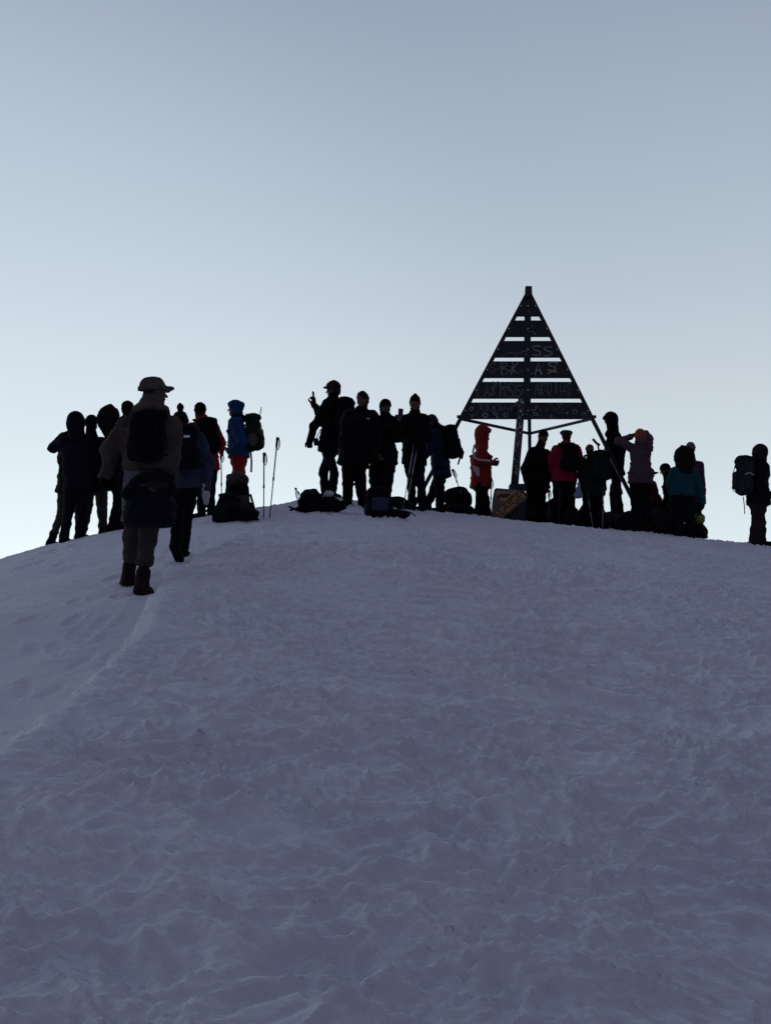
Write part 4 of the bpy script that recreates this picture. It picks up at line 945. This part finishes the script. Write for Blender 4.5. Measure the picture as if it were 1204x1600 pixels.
m = MB(); m.plate([P(*q)-W['o'] for q in ((737,727,Yo-.178),(748,731,Yo-.19),(749,746,Yo-.19),(745.5,745,Yo-.19))], V3(0,1,0), .02); m.build('pocket_panel', C('lightgrey'), b0)
pole('thin trekking pole standing in front of the long orange-red coat', P(766.8,748,18.3), (P(766.5,800,18.3)[0], 18.3, g1(P(766.5,800,18.3)[0], 18.3)-.03), 'poles in the summit crowd', METAL)
person('person in black jacket and beanie with bowed head, right of the stickered prop', 18.95, 140, (848,683), (843,701), (838,760),
  {'R': ((820,732,-.05),(824,758,-.15),DOWN), 'L': ((858,732,-.02),(853,756,-.14),DOWN)}, {'R': ((828,785,.0),(828,.0)), 'L': ((844,785,.0),(847,.0))},
  'black', 'black', 'beanie', 'black', face=(150,18), hem=768, b=1.22, shw=1.1, sc=.95, tb=1.32, seed=163)
W = person('person in crimson jacket with wide puffed cap and black pack under the pyramid', 18.75, 8, (884.5,683), (884,698), (881,748),
  {'L': ((861,722,.0),(862,742,.1),DOWN), 'R': ((907,722,.02),(905,745,.1),DOWN)}, {'L': ((872,782,.0),(872,.0)), 'R': ((890,782,.0),(890,.0))},
  'crimson', 'black', 'flat', 'khaki', hem=753, b=1.22, shw=1.15, sc=.92, tb=1.42, hoodc='red', seed=173)
worn('black backpack hung over the right shoulder of the crimson jacketed climber', W, .27, .20, .44, 'black', side=.07, up=-.02)
W = person('short person in an orange-brown beanie and dark green jacket seen from behind', 18.55, 350, (920.5,704), (922,718), (925,765),
  {'L': ((907,742,.0),(910,765,.1),DOWN), 'R': ((943,740,.0),(943,764,.1),DOWN)}, {'L': ((917,792,.0),(914,.0)), 'R': ((935,792,.0),(937,.0))},
  'darkgreen', 'black', 'beanie', 'rust', hem=775, b=1.12, tb=1.4, sc=.82, seed=183, hh=.95)
worn('dark green backpack of the orange-brown beanie wearer, close to the tall hooded figure', W, .30, .20, .46, 'darkgreen', side=.10, up=.06)
o_ = empty('ice_axe', P(937,705,18.3)); tag(o_, 'ice axe sticking up from the dark green backpack beside the pyramid leg', 'ice axe')
m = MB(); oo = P(937,705,18.3); m.strip([P(925.5,685.5,18.3)-oo, P(928,689,18.3)-oo, P(932,693,18.3)-oo, P(936.5,695.5,18.3)-oo], V3(0,1,0), .042, .010); m.build('pick', METAL, o_)
m = MB(); m.bar(P(933,693,18.3)-oo, P(941,735,18.3)-oo, .026, .014); m.build('shaft', METAL, o_)
for lb, a, b_ in (('pale trekking pole leaning before the orange-brown beanie wearer', (917,768), (925.5,818)), ('upright pale trekking pole beside the tall hooded figure', (942,760), (940.5,820))):
    pole(lb, P(*a, 18.25), (P(*b_, 18.2)[0], 18.2, g1(P(*b_, 18.2)[0], 18.2)-.03), 'poles in the summit crowd', STEEL, basket=False)
for lb, a, b_ in (('dark trekking pole in front of the black jacketed figure with bowed head', (857,765), (856,812)), ('dark trekking pole in front of the crimson jacketed climber', (874,762), (873,806))):
    pole(lb, P(*a, 18.4), (P(*b_, 18.35)[0], 18.35, g1(P(*b_, 18.35)[0], 18.35)-.03), 'poles in the summit crowd', METAL, basket=False)
# plastic bag in the hand of the crimson climber
S = Solid(.008); S.tor([(V3(.01,0,.02), .018, .015), (V3(0,0,-.10), .045, .03), (V3(-.005,0,-.19), .075, .045), (V3(0,0,-.23), .07, .04)], V3(1,0,0), V3(0,1,0), .02); S.crease(.008, .035, seed=3)
o_ = S.build('plastic_bag', plain('blue_plastic', (.20,.28,.42), .35), None, P(903,756,18.5)); tag(o_, 'crumpled pale blue plastic bag hanging beside the crimson jacketed climber', 'bag')
m = MB(); m.tube([(0,0,.0),(.005,0,.06),(-.005,0,.10)], .006, 6); m.build('handle', plain('blue_plastic', (0,0,0)), o_)

# right of the pyramid
person('tall person in a dark hood standing on the rocks facing left', 19.6, 308, (953,656), (957,673), (962,736),
  {'L': ((972,703,-.15),(969,731,-.18),DOWN), 'R': ((949,702,.2),(945,728,.1),DOWN)}, {'L': ((965,771,-.05),(966,806,-.05)), 'R': ((957,771,.08),(957,806,.1))},
  'black', 'ink', 'peakhood', 'black', face=(275,14), hem=742, b=1.06, sc=.98, seed=193, hs=.95)
W = person('person in a mauve puffy jacket with an orange hood and both elbows raised', 18.3, 355, (999,681), (1000,694), (1000,748),
  {'L': ((966,689,.04),(985,682,.14),(1,.3,.5)), 'R': ((1014,686,.12),(1006,676,.20),(-1,.4,-.1))}, {'L': ((993,785,.0),(992,.0)), 'R': ((1008,785,.0),(1008,.02))},
  'mauve', 'black', 'hood', 'orange', face=(345,12), hem=755, b=1.16, sc=.90, tb=1.38, puffy=.5, seed=203, gloves='rust', hh=.82, shw=.92, mittens=True, hoodc='mauve')
person('crouching person in a dark red jacket and cap just right of the mauve jacket', 19.2, 75, (1014,741), (1012,756), (1014,795),
  {'L': ((1026,778,.15),(1034,793,.15),(1,.2,-.6)), 'R': ((1024,778,-.18),(1033,795,-.15),(1,.1,-.6))}, {'L': ((1030,797,.12),(1024,.12)), 'R': ((1030,800,-.12),(1024,-.12))},
  'darkred', 'black', 'cap', 'black', face=(80,6), hem=800, b=1.15, sc=.92, seed=213, hoodc='black', hh=.9)
person('person in a grey beanie and purple jacket half hidden behind the teal jacket', 19.0, 350, (1078,702), (1079,721), (1081,775),
  {'L': ((1062,748,.0),(1064,772,.1),DOWN), 'R': ((1096,755,.0),(1098,785,.0),DOWN)}, {'L': ((1074,800,.0),(1074,.0)), 'R': ((1090,803,.0),(1088,.0))},
  'purple', 'darkgreen', 'beanie', 'grey', face=(10,8), hem=785, b=1.1, sc=.92, seed=223)
W = person('person in a teal jacket with a dark fur hood seen from behind', 18.35, 352, (1068,717), (1067,733), (1066,778),
  {'L': ((1046,755,.05),(1048,778,.15),DOWN), 'R': ((1090,757,.02),(1096,785,.02),(.0,.1,-1))}, {'L': ((1059,806,.0),(1060,.0)), 'R': ((1076,806,.0),(1076,.0))},
  'teal', 'ink', 'furhood', 'fur', face=(352,14), hem=775, b=1.22, sc=.92, tb=1.42, seed=233, hh=.98, hs=1.36, shw=1.12)
W = person('crouching person with rust trousers tucked in left of the teal jacket', 18.8, 285, (1039,735), (1043,749), (1049,785),
  {'L': ((1042,770,-.18),(1038,783,-.15),(-.3,-.2,-1)), 'R': ((1044,770,.2),(1038,785,.15),(-.3,0,-1))}, {'L': ((1042,795,-.1),(1046,-.1)), 'R': ((1042,795,.1),(1048,.1))},
  'black', 'rust', 'beanie', 'black', face=(282,18), hem=788, b=1.05, sc=.9, seed=243, hoodc='black')
W = person('person in brown trousers and hood with big grey backpack, rightmost, facing right', 17.75, 86, (1188,708), (1186,726), (1184,782),
  {'R': ((1187,758,-.2),(1199,773,-.2),(1,.2,-.3)), 'L': ((1189,757,.2),(1200,772,.15),(1,0,-.3))}, {'R': ((1182,815,-.08),(1178,-.08)), 'L': ((1186,815,.1),(1188,.1))},
  'ink', 'darkbrown', 'hood', 'darkbrown', face=(88,4), hem=788, b=1.14, sc=.95, tb=1.42, seed=253, hoodc='darkgreen')
bp = worn('big grey-green backpack with a tall lid on the climber at the right edge', W, .32, .25, .58, 'greypack', up=.02, lidc='darkgreen')
m = MB(); bo = V3(*bp.location); m.strip([P(1160,776,17.7)-bo, P(1162,790,17.7)-bo, P(1162.5,803,17.7)-bo], V3(0,1,0), .014, .004); m.build('strap_end', C('black'), bp)
m = MB(); m.strip([P(1163,741,17.44)-bo, P(1170,738.5,17.43)-bo, P(1177,742,17.46)-bo], V3(0,1,0), .018, .004); m.build('reflective_strip', C('lightgrey'), bp)

# ------------------------------------------------------------------ bags and poles left on the snow
def standing(label, px, py, Y, w, d, h, out, tilt=(0,0), **kw):
    x = P(px, py, Y)[0]; u = unit(V3(tilt[0], tilt[1], 1)); c = V3(x, Y, g1(x, Y)-.03) + u*h*.5
    return backpack(label, c, out, w, d, h, u, group='bags left on the snow', **kw)
YB = float(march(362,814)[1])
b1 = standing('tall olive-grey backpack standing upright at the back of the bag heap', 366, 800, YB+.55, .27, .22, .56, (-.4,-1,0), (.06,.1), col='khaki', pocketc='ink', lidc='olive', seed=41)
b2 = standing('large dark navy backpack leaning in the bag heap, its front to the camera', 348, 812, YB+.05, .27, .20, .36, (-.35,-1,0), (.22,.22), col='ink', seed=42)
b3 = standing('black and grey backpack in the bag heap with a strap trailing on the snow', 381, 805, YB+.38, .25, .20, .44, (.5,-1,0), (-.26,.1), col='black', pocketc='khaki', seed=43)
m = MB(); bo = V3(*b3.location); m.strip([P(391,772,YB+.3)-bo, P(396,790,YB+.22)-bo, P(398,804,YB+.15)-bo, P(400,811,YB+.10)-bo, P(405,812,YB+.1)-bo], V3(.3,-1,.2), .03, .006); m.build('strap_end', C('black'), b3)
S = Solid(.011); S.box((0,0,0), (.20,.13,.075), None, .06, .02); S.ell((.12,.0,.01), (.10,.12,.08), None, .03); S.crease(.014, .06, seed=5)
x = P(378,810,YB+.1)[0]; o_ = S.build('duffel_bag', C('black'), None, (x, YB+.08, g1(x, YB+.08)+.05)); tag(o_, 'low black duffel bag lying at the foot of the bag heap', 'bag', 'bags left on the snow')
m = MB(); m.tube([(-.10,-.13,.0),(-.06,-.15,.06),(.06,-.15,.06),(.10,-.13,.0)], .009, 6); m.build('handle', C('ink'), o_, smooth=True)
for lb, a, b_ in (('shorter of the two trekking poles stuck in the snow', (412.5,707), (412,806)), ('taller trekking pole leaning to the right, stuck in the snow', (433.5,683), (421,806.5))):
    t = march(*b_, 8); t = V3(t[0], t[1], t[2]-.05); Yt = t[1]; pole(lb, P(*a, Yt), t, 'poles left of the summit', METAL, basket=False)

YC = float(march(505,798)[1])
S = Solid(.011); S.box((0,0,.07), (.27,.16,.10), None, .08, .02); S.ell((-.12,0,.15), (.15,.14,.12), None, .05); S.ell((.20,.0,.05), (.16,.13,.08), None, .04); S.ell((-.30,-.02,.0), (.14,.05,.03), None, .03); S.crease(.03, .09, seed=6); S.crease(.010, .035, seed=7)
x = P(498,798,YC)[0]; hb = (x, YC+.12, g1(x, YC+.12)-.01); o_ = S.build('backpack', C('black'), None, hb); tag(o_, 'collapsed black backpack lying open on the snow left of the tousled-hair figure', 'backpack', 'bags left on the snow')
S = Solid(.010); S.ell((-.12,-.06,.20), (.13,.09,.075), None, .02); S.crease(.014, .05, seed=8); S.build('flap', C('maroon'), o_)
m = MB(); m.strip([(-.24,-.13,.02),(-.33,-.15,-.0),(-.40,-.14,.03)], V3(0,-.5,1), .045, .01); m.strip([(.1,-.16,.1),(.25,-.18,.02),(.37,-.17,.01)], V3(0,-.6,1), .035, .008); m.build('shoulder_strap', C('black'), o_)
def bottle(label, c, u):
    u = unit(u); ob = empty('water_bottle', c); tag(ob, label, 'bottle')
    gm = plain('clear_plastic', (.62,.70,.74), .12, 0, 20., .05); gb = gm.node_tree.nodes['Principled BSDF']; gb.inputs['Transmission Weight'].default_value = .85; gb.inputs['IOR'].default_value = 1.1
    m = MB(); m.tube([u*0, u*.004, u*.10, u*.15, u*.18, u*.20], [.02,.034,.034,.030,.014,.013], 14); m.build('body', gm, ob, smooth=True)
    m = MB(); m.tube([u*.197, u*.222], .015, 12); m.build('cap', C('ink'), ob, smooth=True)
bottle('clear plastic water bottle tucked upright in the collapsed black backpack', V3(*hb) + V3(-.255,.02,.10), (-.35,0,1))
S = Solid(.010); S.ell((0,0,0), (.07,.06,.05), None, .02); S.crease(.02, .03, seed=12); o_ = S.build('stuff_sack', C('lightgrey'), None, V3(*hb)+V3(.13,-.05,.205)); tag(o_, 'small pale crumpled stuff sack on top of the collapsed black backpack', 'stuff sack')
m = MB(); m.tube([(.02,-.03,.03),(.05,-.05,.06),(.07,-.05,.04)], .005, 6); m.build('drawstring', C('black'), o_)

YD = float(march(598,808)[1])
standing('black and grey framed backpack sitting upright on the snow before the phone holder', 592, 808, YD+.18, .34, .22, .38, (.15,-1,0), (.0,.22), col='ink', pocketc='slate', lidc='ink', seed=51)
S = Solid(.010); S.ell((0,0,0), (.14,.10,.065), None, .02); S.ell((.09,-.02,-.01), (.09,.08,.055), None, .02); S.crease(.012, .05, seed=14)
x = P(620,803,YD+.15)[0]; o_ = S.build('hip_belt_bag', C('ink'), None, (x, YD+.15, g1(x, YD+.15)+.045)); tag(o_, 'small dark pouch lying at the right foot of the framed backpack', 'bag', 'bags left on the snow')
m = MB(); m.strip([(.10,-.09,.03),(.19,-.10,.0),(.25,-.08,-.04)], V3(0,-.6,1), .03, .007); m.build('strap', C('black'), o_)
S = Solid(.011); S.ell((0,0,0), (.19,.14,.10), None, .02); S.ell((.12,0,-.03), (.14,.12,.06), None, .03); S.crease(.012, .07, seed=15)
x = P(618,786,16.7)[0]; o_ = S.build('stuff_sack', C('darkgreen'), None, (x, 16.5, g1(x, 16.5)+.06)); tag(o_, 'rounded dark green stuff sack on the snow behind the framed backpack', 'stuff sack', 'bags left on the snow')
m = MB(); m.tube([(-.18,0,.0),(-.22,0,.04),(-.20,0,.08)], .006, 6); m.build('drawstring', C('black'), o_)

def bundle(label, px, py, Y, r, col, seed, extra=()):
    S = Solid(.012); S.ell((0,0,0), r, None, .03)
    for e in extra: S.ell(*e, None, .05)
    S.crease(.02, .10, seed=seed); S.crease(.008, .04, seed=seed+1); c = P(px, py, Y); o_ = S.build('duffel_bag', C(col), None, c); tag(o_, label, 'bag', 'bags left on the snow')
    m = MB(); m.strip([(-r[0]*.4,-r[1]*.8,r[2]*.35),(-r[0]*.2,-r[1]*.9,r[2]*.75),(r[0]*.2,-r[1]*.9,r[2]*.75),(r[0]*.4,-r[1]*.8,r[2]*.35)], V3(0,-1,.3), .03, .006); m.build('handle', C('ink'), o_); return o_
bundle('big round black duffel bag between the stooping figure and the long orange-red coat', 713, 777, 18.2, (.23,.22,.17), 'black', 71, (((.06,0,.10), (.13,.12,.08)), ((.16,-.02,-.06), (.11,.14,.12))))
bundle('low black bag on the snow below the round black duffel', 709, 797, 18.0, (.27,.20,.12), 'ink', 73, (((.20,0,-.02), (.14,.12,.08)),))
bundle('yellow-green bag at the right foot of the teal jacket', 1090, 811, 18.5, (.11,.12,.11), 'lime', 75)
bundle('dark low bag at the snow edge under the yellow-green bag', 1088, 832, 18.45, (.19,.16,.13), 'black', 77, (((-.2,0,-.02), (.18,.14,.10)),))
bundle('pale olive bag wedged between the rust trousers and the teal jacket', 1051, 805, 18.5, (.055,.12,.17), 'olive', 79)
bundle('dark bag at the heels of the crimson jacketed climber', 893, 806, 18.45, (.14,.14,.11), 'ink', 81)
pole('short trekking pole propped at the right of the dark low bag', P(1095,817,18.3), (P(1103,842,18.3)[0], 18.25, g1(P(1103,842,18.3)[0], 18.25)-.03), 'poles in the summit crowd', METAL)
